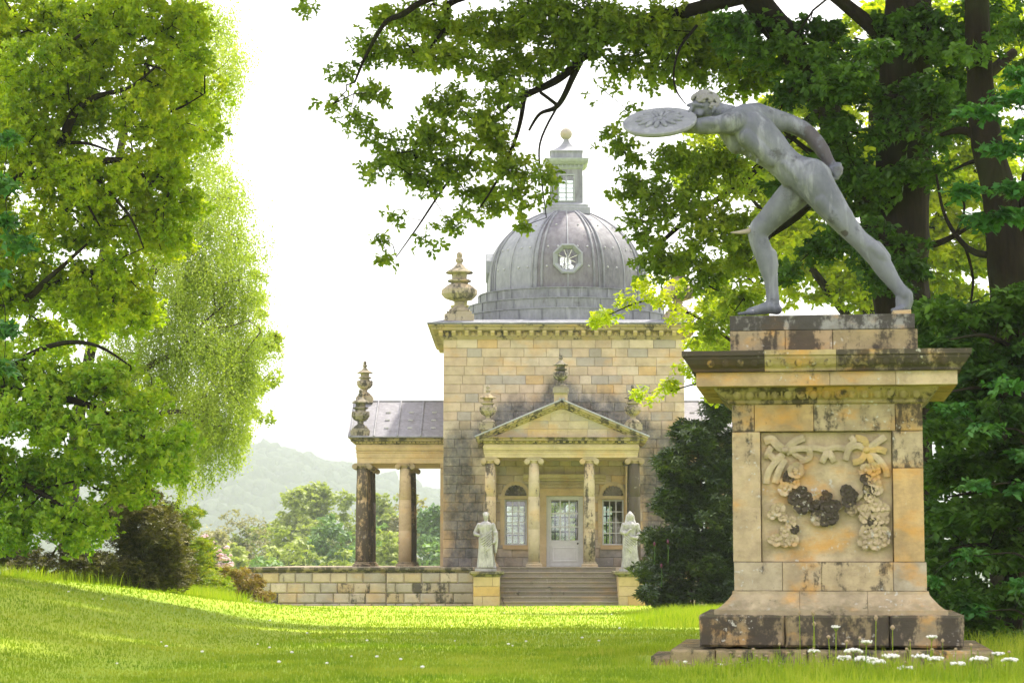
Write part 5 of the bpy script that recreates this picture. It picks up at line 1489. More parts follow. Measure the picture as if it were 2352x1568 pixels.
oak_limbs = [
 (pts3([(1751,20,29),(1700,-40,29.5),(1600,-120,30)]), [0.1872, 0.1404, 0.0936]),
 (pts3([(1720,-10,29.5),(1560,30,30),(1430,60,30.2),(1340,130,30.4),(1286,180,30.5),(1204,221,30.6),(1150,262,30.8),(1090,340,31)]), [0.1014, 0.0858, 0.0741, 0.0624, 0.0546, 0.0429, 0.0312, 0.0156]),
 (pts3([(1335,135,30.4),(1313,182,30.4),(1281,243,30.4),(1240,262,30.5),(1215,300,30.6)]), [0.0546, 0.0429, 0.0351, 0.0234, 0.0156]),
 (pts3([(1281,243,30.4),(1262,228,30.5),(1240,212,30.5)]), [0.0273, 0.0234, 0.0234]),
 (pts3([(1600,-60,29.5),(1300,-60,29.5),(1048,0,29.6),(1028,53,29.8),(990,110,30)]), [0.0936, 0.0780, 0.0468, 0.0312, 0.0156]),
 (pts3([(1300,-60,29.5),(1100,-40,29.2),(978,0,29),(925,33,29),(884,53,29),(843,123,29.2),(815,190,29.4)]), [0.0780, 0.0702, 0.0468, 0.0390, 0.0312, 0.0234, 0.0117]),
 (pts3([(1600,60,29.7),(1562,110,29.2),(1548,160,29),(1552,205,29),(1575,240,29.2)]), [.022,.018,.014,.012,.006]),
 (pts3([(1895,246,30),(1800,330,30.5),(1700,420,31),(1560,520,31.4),(1480,600,31.8)]), [0.0780, 0.0624, 0.0468, 0.0351, 0.0156]),
 (pts3([(1936,349,30),(1850,480,30.5),(1740,560,31),(1660,640,31.4)]), [0.0702, 0.0546, 0.0390, 0.0234]),
 (pts3([(1204,221,30.6),(1190,300,30.4),(1150,400,30.3),(1100,480,30.2)]), [0.0390, 0.0273, 0.0195, 0.0094]),
 (pts3([(1281,243,30.5),(1240,330,30.3),(1245,420,30.2),(1255,500,30.2)]), [0.0172, 0.0140, 0.0109, 0.0062]),
 (pts3([(1090,340,31),(1020,430,30.8),(960,520,30.6),(910,590,30.5)]), [0.0234, 0.0172, 0.0125, 0.0062])]
tb = P(2110, 1000, 31)
tree('oak_tree', 'leaning oak with dark trunk behind the statue, its boughs hanging over the dome', 'tree', (tb.x, 31, ground_z(tb.x, 31)),
     (pts3([(2125,1500,31),(2095,1000,30.8),(2060,700,30.5),(2026,574,30.3),(1998,472,30.2),(1936,349,30),(1895,246,29.8),(1821,115,29.4),(1751,20,29),(1700,-60,28.6)]), [.30,.26,.22,.20,.18,.17,.18,.19,.19,.17]),
     oak_limbs, EV([(a, b, c*1.02, d*1.04) for a, b, c, d in OAK_ENV]+OAK_TOP, 30.4, .7, 1, None), .23, 2.6, 12, .108, T_OAK, M['lf_oakR'], 21, barkc=(.02,.016,.012,.2), maxd=.8, pitch=(-.3,.6), roll=.8, flat=.8, shell=.1, twig=.0036, rmax=.04)

# second oak, upright rough trunk
O2 = [(1760,90,110,80),(1880,90,120,90),(1850,220,100,70),(1950,170,110,90),(2060,90,120,90),(2170,110,120,90),(2270,60,110,60),(1980,300,110,70),(1900,400,90,70),(1980,450,100,70),(1960,560,80,70),(2080,220,100,60),(2090,420,70,70),
      (2020,640,90,60),(2090,600,60,60),(1880,560,50,50),(1830,420,60,60),(2180,230,70,40),(2120,330,50,40),(2100,740,90,50),(2200,700,50,40),(1760,300,70,60),(1800,640,50,40),(2230,300,40,24),(1700,60,90,60)]
tb2 = P(2070, 1000, 29)
tree('oak_tree', 'upright oak with thick ridged trunk rising behind the statue\'s back', 'tree', (tb2.x, 29, ground_z(tb2.x, 29)),
     (pts3([(2075,1520,29),(2072,900,29),(2068,600,29),(2072,400,29),(2080,200,29),(2090,-60,29)]), [.40,.36,.34,.35,.34,.30]),
     [(pts3([(2100,300,29),(2160,270,29.2),(2235,200,29.6),(2330,120,30)]), [.16,.13,.10,.06]), (pts3([(2080,150,29),(2000,60,28.6),(1900,-20,28.3)]), [.14,.10,.07]),
      (pts3([(2050,420,29),(1980,380,28.8),(1880,360,28.6),(1800,300,28.4)]), [.08,.06,.04,.02]), (pts3([(2085,560,29),(2150,560,28.8),(2230,520,28.6)]), [.06,.045,.02]), (pts3([(2090,700,29),(2170,720,28.8),(2250,690,28.6)]), [.05,.04,.02])],
     EV(O2, 28.4, .8, 2, .9), .30, 1.15, 40, .105, T_OAK2, M['lf_dark'], 22, barkc=(.026,.02,.015,.2), flat=.5, shell=.45, twig=.0045, rmax=.05)

# third trunk at the right edge
O3 = [(2300,60,80,60),(2230,130,60,40),(2340,150,60,60)]
tb3 = P(2330, 1000, 26)
tree('lime_tree', 'dark trunked tree at the right edge of the picture with yellow green leaves behind it', 'tree', (tb3.x, 26, ground_z(tb3.x, 26)),
     (pts3([(2330,1520,26),(2325,900,26),(2318,640,26),(2300,480,26),(2262,300,26),(2250,150,26),(2240,-60,26)]), [.26,.24,.23,.20,.17,.15,.13]),
     [(pts3([(2320,640,26),(2345,560,26),(2370,400,26)]), [.16,.14,.12]), (pts3([(2270,330,26),(2215,300,26.3),(2160,310,26.6)]), [.07,.05,.02]),
      (pts3([(2300,585,26.4),(2240,580,26.6),(2195,540,26.8),(2165,480,27),(2150,400,27)]), [.05,.04,.028,.02,.012]), (pts3([(2195,540,26.8),(2215,480,26.8),(2200,420,27)]), [.022,.016,.01]),
      (pts3([(2215,560,26.8),(2235,640,27),(2225,720,27)]), [.02,.016,.012]), (pts3([(2310,400,26),(2250,370,26.4),(2190,390,26.8)]), [.05,.03,.012])],
     EV(O3, 25.6, .4, 3), .30, .9, 40, .11, T_OAK2, M['lf_dark'], 23, barkc=(.02,.015,.011,.2), flat=.5, twig=.004, rmax=.04)

O4 = [(2310,215,58,34),(2262,262,46,22),(2340,300,50,40),(2290,350,60,30),(2250,430,70,28),(2330,420,50,40),(2260,500,50,24),(2330,500,40,30),(2335,180,40,20)]
tb4 = P(2460, 1000, 23)
tree('hornbeam_tree', 'bright bluish green layered branches of a tree at the upper right edge', 'tree', (tb4.x, 23, ground_z(tb4.x, 23)),
     (pts3([(2450,1500,23),(2440,900,23),(2430,400,23),(2420,50,23)]), [.14,.12,.10,.06]),
     [(pts3([(2430,460,23),(2360,440,22.8),(2260,430,22.6)]), [.04,.025,.01]), (pts3([(2425,260,23),(2360,230,22.8),(2280,225,22.6)]), [.04,.025,.01])],
     EV(O4, 22.6, .3, 4), .20, .40, 36, .10, T_SPRAY, M['lf_teal'], 24, flat=.3, twig=.0035, rmax=.02, pitch=(-.3,.2), roll=.3)

# layered hornbeam hedge mass, right of the pedestal
HB = [(2170,800,50,40),(2250,740,90,44),(2330,690,60,50),(2180,900,60,44),(2270,850,90,50),(2345,820,50,60),(2200,990,80,44),(2300,960,80,50),(2190,1090,70,48),(2290,1060,90,44),(2340,1130,60,50),(2180,1190,60,48),(2270,1180,90,50),
      (2180,1290,60,50),(2280,1280,90,50),(2350,1250,40,60),(2190,1380,60,44),(2290,1380,90,50),(2230,1450,80,40),(2330,1460,60,44),(2150,720,40,30),(2400,1000,60,300),(2420,700,60,100)]
tbh = P(2330, 1480, 22.5)
tree('hornbeam_tree', 'dense dark hornbeam in flat layered sprays filling the lower right beside the pedestal', 'tree', (tbh.x, 22.5, ground_z(tbh.x, 22.5)),
     (pts3([(2330,1500,23.4),(2325,1200,23.4),(2330,900,23.5),(2325,650,23.5)]), [.10,.08,.06,.03]),
     [(pts3([(2328,y0,23.4),(2260,y0-30,22.9),(2180,y0-20,22.6)]), [.03,.02,.008]) for y0 in (1400,1280,1160,1040,920,800)],
     EV(HB, 23.0, .45, 5, .6), .20, 1.7, 34, .10, T_SPRAY, M['lf_dark'], 25, flat=.35, twig=.003, rmax=.02, pitch=(-.3,.2), roll=.3)
HB2 = [(2290,985,70,12),(2330,1040,40,12),(2330,1120,40,14),(2225,1110,50,10),(2310,880,50,12),(2270,1270,70,12),(2340,1340,50,14),(2215,1400,60,14),(2160,1330,50,12),(2170,940,60,14)]
tree('hornbeam_tree', 'light green outer sprays of young hornbeam catching light right of the pedestal', 'tree', (tbh.x-.2, 22.0, ground_z(tbh.x, 22.0)), (pts3([(2380,1500,22.2),(2375,1200,22.2),(2370,900,22.2)]), [.03,.025,.012]),
     [(pts3([(2372,y0+30,22.2),(2330,y0,22.0),(2250,y0+6,21.9)]), [.014,.01,.005]) for y0 in (1400,1270,1110,985)],
     EV(HB2, 21.95, .15, 6), .13, .5, 26, .085, T_SPRAY, M['lf_teal'], 26, flat=.3, twig=.003, rmax=.02, pitch=(-.3,.2), roll=.3)

tree('hornbeam_tree', 'deep shaded inner hornbeam thicket behind the light layered sprays, lower right', 'tree', (X(2420, 27), 27, ground_z(X(2420, 27), 27)),
     (pts3([(2400,1480,27.4),(2395,1100,27.4),(2390,750,27.4)]), [.14,.10,.05]), [(pts3([(2395,y0,27.4),(2300,y0-30,27.2),(2190,y0-10,27)]), [.04,.03,.01]) for y0 in (1380,1180,980,820)],
     EV([(2235,1335,70,60),(2120,1390,50,50),(2270,890,80,60),(2230,1180,80,60),(2340,1330,60,60),(2230,1050,70,60),(2170,820,60,60),(2300,800,90,70),(2180,950,70,80),(2310,950,90,80),(2180,1110,70,80),(2310,1110,90,80),(2180,1260,70,80),(2310,1260,90,80),(2190,1400,80,70),(2310,1400,90,70),(2080,1420,60,40),(2390,1200,50,260)], 27.2, .5, 9, .9), .36, 1.1, 40, .14, T_OAK2, M['lf_dark'], 29, flat=.5, twig=.004, rmax=.03)

# sunlit lime green trees beyond
LM = [(1720,330,130,120),(1850,420,140,120),(2000,300,140,140),(2120,480,130,140),(2260,380,130,130),(2200,620,120,120),(2320,560,100,120),(1900,620,150,110),(1760,560,120,100),(2050,700,140,100),(2220,760,120,80),(2150,200,140,110),(2300,150,120,110),
      (1850,180,140,110),(1700,700,90,70),(1660,800,60,50),(2140,860,90,70),(2300,880,90,80),(1620,420,70,60),(1980,80,150,80),(2250,30,140,60)]
tree('lime_tree', 'sunlit yellow green lime tree glowing behind the dark trunks on the right', 'tree', (X(2000, 62), 62, ground_z(13, 62)),
     (pts3([(2000,1410,62),(1995,900,62),(2010,400,62),(2020,0,62)]), [.40,.34,.25,.15]),
     [(pts3([(2000,800,62),(1850,600,61),(1720,450,61)]), [.16,.1,.04]), (pts3([(2000,700,62),(2150,500,61),(2280,350,61)]), [.16,.1,.04])],
     EV(LM, 61.5, 1.5, 7, 2.2), .55, 1.1, 28, .21, T_OAK2, M['lf_lime'], 27, flat=.6, shell=.4, twig=.008, rmax=.08)
LM2 = [(1400,722,36,14),(1375,735,24,12),(1440,695,44,20),(1480,660,40,24),(1520,690,40,20),(1560,720,36,20),(1590,780,40,30),(1610,700,50,40),(1500,905,30,8),(1530,890,34,14),(1575,845,26,24),(1610,850,34,30),(1640,900,30,30),(1590,740,36,24),(1640,640,44,40),(1550,655,40,20)]
tree('oak_tree', 'young lime green oak sapling reaching in front of the dome from behind the pedestal', 'tree', (X(1720, 42), 42, ground_z(X(1720, 42), 42)),
     (pts3([(1740,1420,42),(1735,1100,42),(1725,850,42),(1700,640,42)]), [.09,.07,.05,.03]),
     [(pts3([(1730,950,42),(1640,880,41.8),(1540,898,41.6)]), [.03,.02,.008]), (pts3([(1725,820,42),(1620,740,41.8),(1500,690,41.6),(1400,722,41.4)]), [.035,.028,.018,.008]), (pts3([(1728,900,42),(1650,830,41.8),(1575,845,41.6)]), [.03,.02,.01])],
     EV(LM2, 41.7, .3, 8), .30, .50, 26, .12, T_OAK, M['lf_lime'], 28, flat=.6, twig=.004, rmax=.03)

# ------------------------------------------------------------------ left hand side
OL = [(400,300,50,40),(450,60,30,40),(380,350,60,40),(360,520,60,50),(300,700,70,50),(30,700,60,40),(160,700,70,40),(420,190,40,30),(40,50,110,80),(170,50,110,70),(300,50,110,66),(400,60,70,56),(90,160,120,76),(230,150,110,66),(350,160,90,66),(430,150,50,40),(455,235,50,30),(500,196,26,13),(478,238,26,12),(420,300,56,34),(470,322,36,16),(60,290,110,70),(200,270,110,66),(320,260,80,54),
      (400,385,50,46),(90,410,120,66),(230,400,110,60),(340,430,80,54),(430,470,40,36),(60,530,100,66),(180,520,110,60),(310,520,80,54),(400,560,50,40),(70,640,90,50),(190,650,90,50),(290,630,60,44),(110,760,80,40),(240,750,60,44),(330,700,40,40),(-40,200,90,200),(-40,600,80,200)]
tree('oak_tree', 'big yellow green oak filling the upper left corner, dark limbs showing through', 'tree', (X(-260, 42), 42, ground_z(X(-260, 42), 42)),
     (pts3([(-260,1330,42),(-240,900,42),(-180,560,42),(-120,300,42),(-90,0,42)]), [.55,.48,.38,.28,.2]),
     [(pts3([(-180,580,42),(-60,500,41.3),(0,447,41),(61,365,40.7),(135,328,40.5),(156,287,40.4),(176,254,40.4),(221,223,40.3),(300,200,40.3),(360,150,40.3)]), [.20,.17,.14,.12,.10,.085,.075,.055,.035,.015]),
      (pts3([(-180,560,42),(-20,440,40.8),(82,402,40.4),(156,381,40.2),(230,369,40.1),(300,375,40.1),(350,430,40.2)]), [.17,.14,.11,.095,.07,.04,.02]),
      (pts3([(61,365,40.7),(120,400,40.4),(180,440,40.3),(230,520,40.3)]), [.05,.04,.03,.015]),
      (pts3([(135,328,40.5),(200,330,40.3),(260,350,40.2)]), [.04,.03,.012]),
      (pts3([(200,380,40.1),(240,430,40),(300,500,40),(330,570,40)]), [.04,.035,.025,.012]),
      (pts3([(120,120,41),(163,96,40.5),(210,60,40.3)]), [.045,.035,.012]),
      (pts3([(300,320,41),(350,275,40.8),(420,245,40.7),(470,215,40.7)]), [.04,.03,.02,.008]),
      (pts3([(-150,700,42),(40,690,41),(110,640,40.7),(200,560,40.5)]), [.10,.07,.05,.02])],
     EV([(a+11*math.sin(i*2.3), b+16*math.sin(i*3.7), c*1.05, d*1.2) for i, (a, b, c, d) in enumerate(OL)], 41.15, 1.1, 11, 1.1), .25, 1.75, 15, .098, T_OAK2, M['lf_oakL'], 31, barkc=(.035,.028,.018,.2), flat=1.0, pitch=(-.1,.7), roll=.9, shell=.05, twig=.004, rmax=.045)

LL = [(40,850,90,50),(150,890,110,54),(260,860,80,44),(60,960,100,60),(180,990,110,60),(290,1000,80,50),(370,1040,60,40),(60,1080,90,60),(170,1100,110,56),(290,1110,60,38),(340,1080,60,30),(60,1180,100,48),(160,1190,90,44),(230,1200,40,44),(10,1230,50,34),(180,1255,34,24),(410,1075,40,24),(-40,1000,80,250),(430,1010,36,26),(330,930,60,50)]
tree('oak_tree', 'low spreading bright green oak bough mass above the lawn at the left edge', 'tree', (X(-330, 37), 37, ground_z(X(-330, 37), 37)),
     (pts3([(-330,1350,37),(-320,1000,37),(-300,800,37)]), [.40,.35,.2]),
     [(pts3([(-310,900,37),(-100,900,36.4),(60,900,36),(200,930,35.8),(330,1000,35.7)]), [.16,.12,.08,.05,.02]), (pts3([(-320,1000,37),(-100,1080,36.4),(50,1110,36),(170,1180,35.8)]), [.13,.09,.06,.02]),
      (pts3([(-60,890,36.3),(100,800,36),(210,790,36),(300,840,35.9)]), [.06,.045,.03,.012])],
     EV([(a+9*math.sin(i*2.3), b+8*math.sin(i*3.7), c*1.05, d*1.15) for i, (a, b, c, d) in enumerate(LL)], 36.0, .8, 12, .9), .26, 1.9, 18, .10, T_OAK2, M['lf_lowL'], 32, flat=.9, pitch=(-.1,.6), roll=.8, shell=.1, twig=.0055, rmax=.045)

TL = [(15,330,34,40),(25,420,40,36),(5,500,40,40),(40,560,26,30),(10,640,50,40),(20,740,46,44),(0,830,40,40)]
tree('maple_tree', 'bluish green maple leaves in front at the far left edge', 'tree', (X(-240, 30), 30, ground_z(X(-240, 30), 30)),
     (pts3([(-240,1400,30),(-230,900,30),(-200,500,30),(-160,250,30)]), [.12,.10,.07,.03]),
     [(pts3([(-220,800,30),(-80,720,29.8),(10,700,29.7)]), [.04,.03,.01]), (pts3([(-200,550,30),(-80,450,29.8),(10,400,29.7)]), [.04,.03,.01])],
     EV(TL, 29.7, .3, 13), .26, .46, 30, .13, T_MAPLE, M['lf_teal'], 33, flat=.5, twig=.004, rmax=.03)

# weeping birch: airy crown plus hanging strands
BR = [(465,290,30,60),(490,240,24,40),(450,210,40,50),(520,400,30,24),(440,620,60,50),(470,950,60,50),(400,1040,50,30),(350,1000,50,40),(560,860,30,50),(500,800,60,50),(570,820,30,60),(440,390,40,40),(470,330,26,30),(400,590,50,40),(410,480,40,40),(590,560,10,24),(600,760,20,40),(580,700,24,40),(340,560,40,30),(250,690,50,40),(300,930,50,50),(360,880,40,40),(455,50,44,66),(505,70,34,60),(480,150,44,50),(530,150,28,38),(550,130,14,30),(500,440,50,46),(545,460,28,36),(460,520,70,50),(530,560,46,60),(480,620,70,60),(560,640,30,60),(420,690,70,56),(520,720,60,60),(460,790,80,60),(555,800,34,60),(390,820,70,50),(500,880,70,50),(560,920,22,50),(420,900,70,50),(350,740,50,50),(300,820,50,60),(440,970,60,40),(530,990,40,40),(380,980,50,40),(330,640,50,40)]
brng = np.random.default_rng(41)
bcl = subclumps(EV(BR, 56.5, 1.1, 14, 1.0), .40, 2.2, brng, .0)
bt = thing('birch_tree', 'weeping birch with fine pale leaves hanging in strands behind the left oak', 'tree', (X(250, 57), 57, ground_z(X(250, 57), 57)), world=True)
nodes = limb('trunk', bt, pts3([(150,1370,57),(175,1000,57),(215,760,57),(250,500,57),(300,250,57),(380,60,57),(430,-40,57)]), [.20,.17,.13,.11,.09,.07,.04], M['bark'], 10, (.06,.055,.045,.3))
for pts, rad in (([(230,780,57),(306,651,56.5),(344,632,56.3),(381,604,56.2),(431,588,56.2),(456,570,56.2),(500,520,56.2)], [.09,.075,.065,.055,.045,.03,.015]), ([(344,632,56.3),(359,591,56.3),(372,560,56.3),(400,538,56.3),(430,480,56.3)], [.045,.04,.035,.025,.012]),
                 ([(210,950,57),(330,850,56.5),(384,820,56.3),(409,813,56.2),(447,766,56.1),(478,732,56.1),(530,690,56)], [.10,.08,.065,.06,.045,.03,.012]), ([(447,766,56.1),(490,755,56),(531,748,56),(570,735,56)], [.03,.025,.018,.008]),
                 ([(205,1010,57),(320,960,56.5),(430,945,56.2),(475,975,56),(520,1000,56)], [.08,.065,.05,.035,.012]), ([(380,60,57),(440,170,56.5),(500,160,56.2),(530,130,56)], [.04,.03,.02,.01])):
    nodes += limb('limb', bt, pts3(pts), rad, M['bark'], 7, (.13,.11,.085,.4))
pt, e, rd = grow(nodes, bcl, brng, .4, .0045, .12, 2.4, .035)
me = twig_mesh('twigs', pt, e, rd); obj('twigs', me, M['bark'], bt, (.12,.10,.08,.3), stuff=True)
C_, S_ = [], []
def strand(p, L, w=.05, step=.028):
    n = int(L/step); z = -np.arange(n)*step
    sway = brng.uniform(0, 6); amp = brng.uniform(.02, .08)
    q = np.stack([p[0]+amp*np.sin(sway+z*2)+brng.normal(0, w, n), p[1]+brng.normal(0, w, n), p[2]+z], 1); C_.append(q)
for c in bcl:
    for i in range(9):
        p = c+brng.normal(0, .22, 3); strand(p, brng.uniform(.35, 1.0))
    n = 100; C_.append(c+brng.normal(0, .24, (n, 3))*np.array([1, 1, 1]))
for (a, b, d_, n) in ((525,185,260,7),(535,170,200,5),(545,150,150,5),(420,990,1165,22),(432,1000,1130,16),(472,980,1075,24),(540,980,1085,26),(515,990,1100,18),(558,940,1060,22),(492,1010,1130,20),(455,1000,1150,18),(400,1000,1120,12),(565,900,1010,12),(575,840,940,8),(380,980,1060,8),(395,1000,1100,7),(560,560,620,4),(565,600,650,4)):
    for i in range(n):
        s0 = P(a+brng.normal(0, 7), b+brng.uniform(-25, 10), 56+brng.normal(0, .4)); s1 = P(a, d_+brng.uniform(-40, 14), 56)
        strand(s0, max(.5, s0.z-s1.z), .035, .04)
C_ = np.concatenate(C_)
V, T = scatter(C_, .07*brng.uniform(.7, 1.3, len(C_)), T_ONE, brng, pitch=(-.7,.4), roll=.7)
me = fast_mesh('crown', V, T); obj('crown', me, M['lf_birch'], bt, stuff=True)
print('birch leaves', len(C_))

SE = [(590,640,26,30),(600,700,34,40),(620,770,26,34),(600,800,34,40),(628,800,16,20),(600,870,34,40),(622,880,20,20),(590,940,28,34),(605,960,16,14),(570,600,20,20),(560,1000,22,18),(510,410,12,20),(640,775,10,12),(632,865,10,8)]
tree('alder_tree', 'olive green tree with upright shoots at the right edge of the left tree mass', 'tree', (X(480, 61), 61, ground_z(X(480, 61), 61)),
     (pts3([(380,1380,61),(410,1150,61),(480,960,61),(575,680,61)]), [.07,.055,.045,.02]),
     [(pts3([(530,980,61),(580,900,60.8),(625,850,60.7)]), [.04,.03,.01]), (pts3([(545,870,61),(590,800,60.8),(635,770,60.7)]), [.04,.03,.01])],
     EV(SE, 60.6, .5, 15), .26, 1.0, 30, .11, T_OAK2, M['lf_birch'], 35, flat=.9, twig=.005, rmax=.03, pitch=(.5,.5))

# shrubs below the left trees
def shrub(name, label, Y, base, envs, r, dens, per, size, tm, mat, seed, stems=5, barkc=(.09,.07,.05,.2), cat='shrub', group=None, rd=None, **fr):
    b = P(base[0], base[1], Y); b.z = ground_z(b.x, b.y)
    rr = random.Random(seed); lm = []
    for i in range(stems):
        e = envs[rr.randrange(len(envs))]; q = P(e[0], e[1], Y); m_ = b.lerp(q, .5)+Vector((rr.uniform(-.2,.2), rr.uniform(-.2,.2), .1))
        lm.append(([b+Vector((rr.uniform(-.15,.15), rr.uniform(-.1,.2), -.1)), m_, q], [.035,.025,.012]))
    return tree(name, label, cat, b, None, lm, EV(envs, Y, .3, seed, rd), r, dens, per, size, tm, mat, seed, group, barkc, .75, .55, .004, rmax=.02, **fr)
shrub('bronze_shrub', 'large dark bronze leaved shrub under the left oak, in deep shade below', 47, (290,1350), [(330,1160,70,54),(290,1180,60,50),(380,1220,60,50),(400,1280,50,50),(180,1330,60,24),(260,1220,50,44),(350,1250,70,50),(280,1300,70,44),(380,1310,60,40),(210,1290,40,34),(330,1335,70,24),(420,1335,30,26),(400,1230,36,40)],
      .24, 1.3, 30, .085, T_WHORL, M['lf_brown'], 51, 6, rd=1.3)
shrub('azalea', 'yellow green azalea with orange young leaves between the bronze shrub and pink rhododendron', 58, (450,1375), [(440,1190,34,30),(480,1352,50,26),(425,1352,36,22),(525,1362,30,18),(395,1310,30,40),(440,1372,40,12),(500,1376,40,10),(410,1240,30,40),(420,1240,36,30),(455,1270,38,36),(470,1320,40,36),(500,1345,30,24),(440,1330,30,30),(395,1180,30,30)],
      .22, 1.2, 30, .09, T_WHORL, M['lf_yel'], 52, 5, rd=.9)
shrub('azalea', 'small bronze orange azalea in front of the end of the terrace wall', 64, (560,1385), [(545,1330,34,28),(580,1345,30,26),(545,1362,34,20),(600,1365,26,18),(520,1315,20,16),(615,1370,16,12)],
      .20, 1.2, 30, .085, T_WHORL, M['lf_bronze'], 53, 5, rd=.8)
shrub('undergrowth_shrub', 'thin dark stemmed scrub with reddish leaves at the far left under the oak', 45, (80,1330), [(40,1275,70,34),(120,1280,70,34),(190,1280,50,36),(60,1300,70,18),(230,1300,50,26),(-30,1270,60,40),(150,1235,60,26)],
      .20, 1.0, 22, .08, T_WHORL, M['lf_brown'], 54, 14, rd=.9)
# pink rhododendron with flower trusses
pk, pcl = shrub('rhododendron', 'pale pink flowering rhododendron behind the azaleas', 71, (500,1375), [(480,1275,34,24),(510,1290,26,22),(460,1255,20,14),(495,1310,30,26),(515,1330,24,20)], .22, .55, 22, .09, T_WHORL, M['lf_dark'], 55, 4, rd=.7)
prng = np.random.default_rng(77)
tm_tr = None
for i in range(70):
    c = pcl[prng.integers(0, len(pcl))]
    p = c+np.array([prng.uniform(-.25,.25), -prng.uniform(.1,.45), prng.uniform(-.05,.32)])
    if tm_tr is None:
        q = MB()
        for j in range(14):
            a = rand_unit(1, prng)[0]; a[2] = abs(a[2]); q.ball(a*.05, (.032,.032,.022), 5, 4)
        tm_tr = q.mesh('flower_truss'); tm_tr.materials.append(M['lf_pink'])
    o = obj('flower_truss', tm_tr, M['lf_pink'], None, loc=p, rot=(0, 0, prng.uniform(0, 6)), scale=(prng.uniform(.8, 1.4),)*3)
    o.parent = pk; o.matrix_parent_inverse = Matrix.Translation(-Vector(pk.location))
q = MB()
# dark glossy rhododendron by the pedestal
shrub('rhododendron', 'tall dark glossy rhododendron between the entrance steps and the pedestal', 58, (1590,1400), [(1640,960,34,40),(1580,990,28,26),(1548,1060,26,40),(1532,1160,28,40),(1506,1250,30,40),(1668,950,20,30),(1480,1320,26,24),(1680,1230,40,60),(1600,1010,60,50),(1560,1070,56,50),(1630,1090,70,60),(1560,1150,56,56),(1630,1190,70,70),(1555,1230,60,50),(1620,1290,76,60),(1540,1290,50,40),(1500,1320,30,34),(1590,1360,80,34),(1520,1370,44,24),(1680,1340,60,60),(1700,1100,50,150),(1485,1355,22,20)],
      .25, .85, 30, .16, T_WHORL, M['lf_rhodo'], 56, 9, rd=1.3)
M['bud'] = mat_plain('purple_bud', (.11, .02, .06), .6, .3)
for i, (a, b) in enumerate(((1503,1250),(1534,1245),(1519,1300))):
    p = P(a, b, 56.4); t = thing('flower_bud', ['small purple bud at the left tip of the dark rhododendron, near the pier','small purple bud highest on the dark rhododendron beside the steps','small purple bud lowest on the dark rhododendron above the grass'][i], 'flower bud', p, 0, 'purple buds on the dark rhododendron')
    q = MB(); q.lathe([(.01,-.04),(.026,-.01),(.032,.02),(.02,.05),(.003,.075)], seg=8); obj('bud', q, M['bud'], t, sm=True)
    q = MB(); q.tube([(0,0,-.5),(.01,0,-.25),(0,0,-.05)], .012, 4); obj('stem', q, M['lf_dark'], t)

# ------------------------------------------------------------------ woods beyond the terrace
far_lab = {472:'low pale hazy tree peeping over the azaleas',500:'olive full crowned hazy tree behind the pink rhododendron',585:'pale full crowned hazy tree left of the tall ones in the valley wood',625:'small bright hazy tree low over the left part of the terrace wall',645:'yellowish green hazy tree above the long terrace wall, left of centre of the wood',546:'nearer green hazy tree over the bronze azalea beside the terrace wall',840:'green hazy tree just right of the outermost left pillar',430:'hazy green tree behind the azaleas and pink rhododendron',470:'thin brownish hazy tree right above the pink rhododendron',545:'thin brownish hazy tree with bare twigs left of the tall valley wood',610:'olive hazy thin crowned tree beside the brownish ones',600:'low bluish green hazy tree just above the end of the terrace wall',680:'tall hazy green tree at the left shoulder of the valley wood',742:'hazy light green tree top just left of the outermost porch pillar',800:'hazy green tree behind the outermost pillar of the left porch',700:'nearer bright green hazy tree above the terrace wall left of the pillars',790:'nearer light green tree at the foot of the outermost left pillar',760:'mid green hazy tree between nearer and taller crowns left of the pillars',870:'pale hazy tree top seen between the two left porch pillars',930:'olive hazy tree behind the second pillar of the left porch',900:'nearer green tree low between the two left porch pillars',985:'dark green hazy tree between second pillar and temple wall',1000:'low bluish green tree at the temple corner below the dark one',1060:'hazy tree behind the temple hidden by its left corner',1190:'hazy tree seen through the left sash window',1300:'hazy tree seen through the glazed door',1420:'hazy tree seen through the right sash window',380:'pale hazy tree glimpsed through the weeping birch strands'}
far_specs = [(500,1205,235,140,'lf_far2',0),(585,1185,250,140,'lf_far1',0),(625,1240,200,110,'lf_far1',0),(472,1262,190,100,'lf_far1',0),(645,1200,215,120,'lf_far1',0),(546,1240,205,120,'lf_far1',0),(840,1180,225,120,'lf_far3',0),(430,1215,220,130,'lf_far3',0),(470,1170,235,150,'lf_far2',1),(545,1150,250,150,'lf_far2',1),(610,1165,240,130,'lf_far2',1),(600,1268,190,110,'lf_far3',0),(680,1118,260,150,'lf_far1',0),(742,1100,270,130,'lf_far1',0),(800,1112,265,120,'lf_far1',0),
             (700,1225,195,130,'lf_far1',0),(790,1245,190,120,'lf_far1',0),(760,1170,220,130,'lf_far3',0),(870,1105,262,120,'lf_far1',0),(930,1118,258,120,'lf_far2',0),(900,1200,205,130,'lf_far1',0),(985,1150,230,120,'lf_far3',0),(1000,1225,195,110,'lf_far3',0),
             (1060,1140,245,140,'lf_far1',0),(1190,1125,250,150,'lf_far1',0),(1300,1125,250,150,'lf_far1',0),(1420,1125,250,150,'lf_far1',0),(380,1150,250,150,'lf_far1',0)]
cr_proto = {}
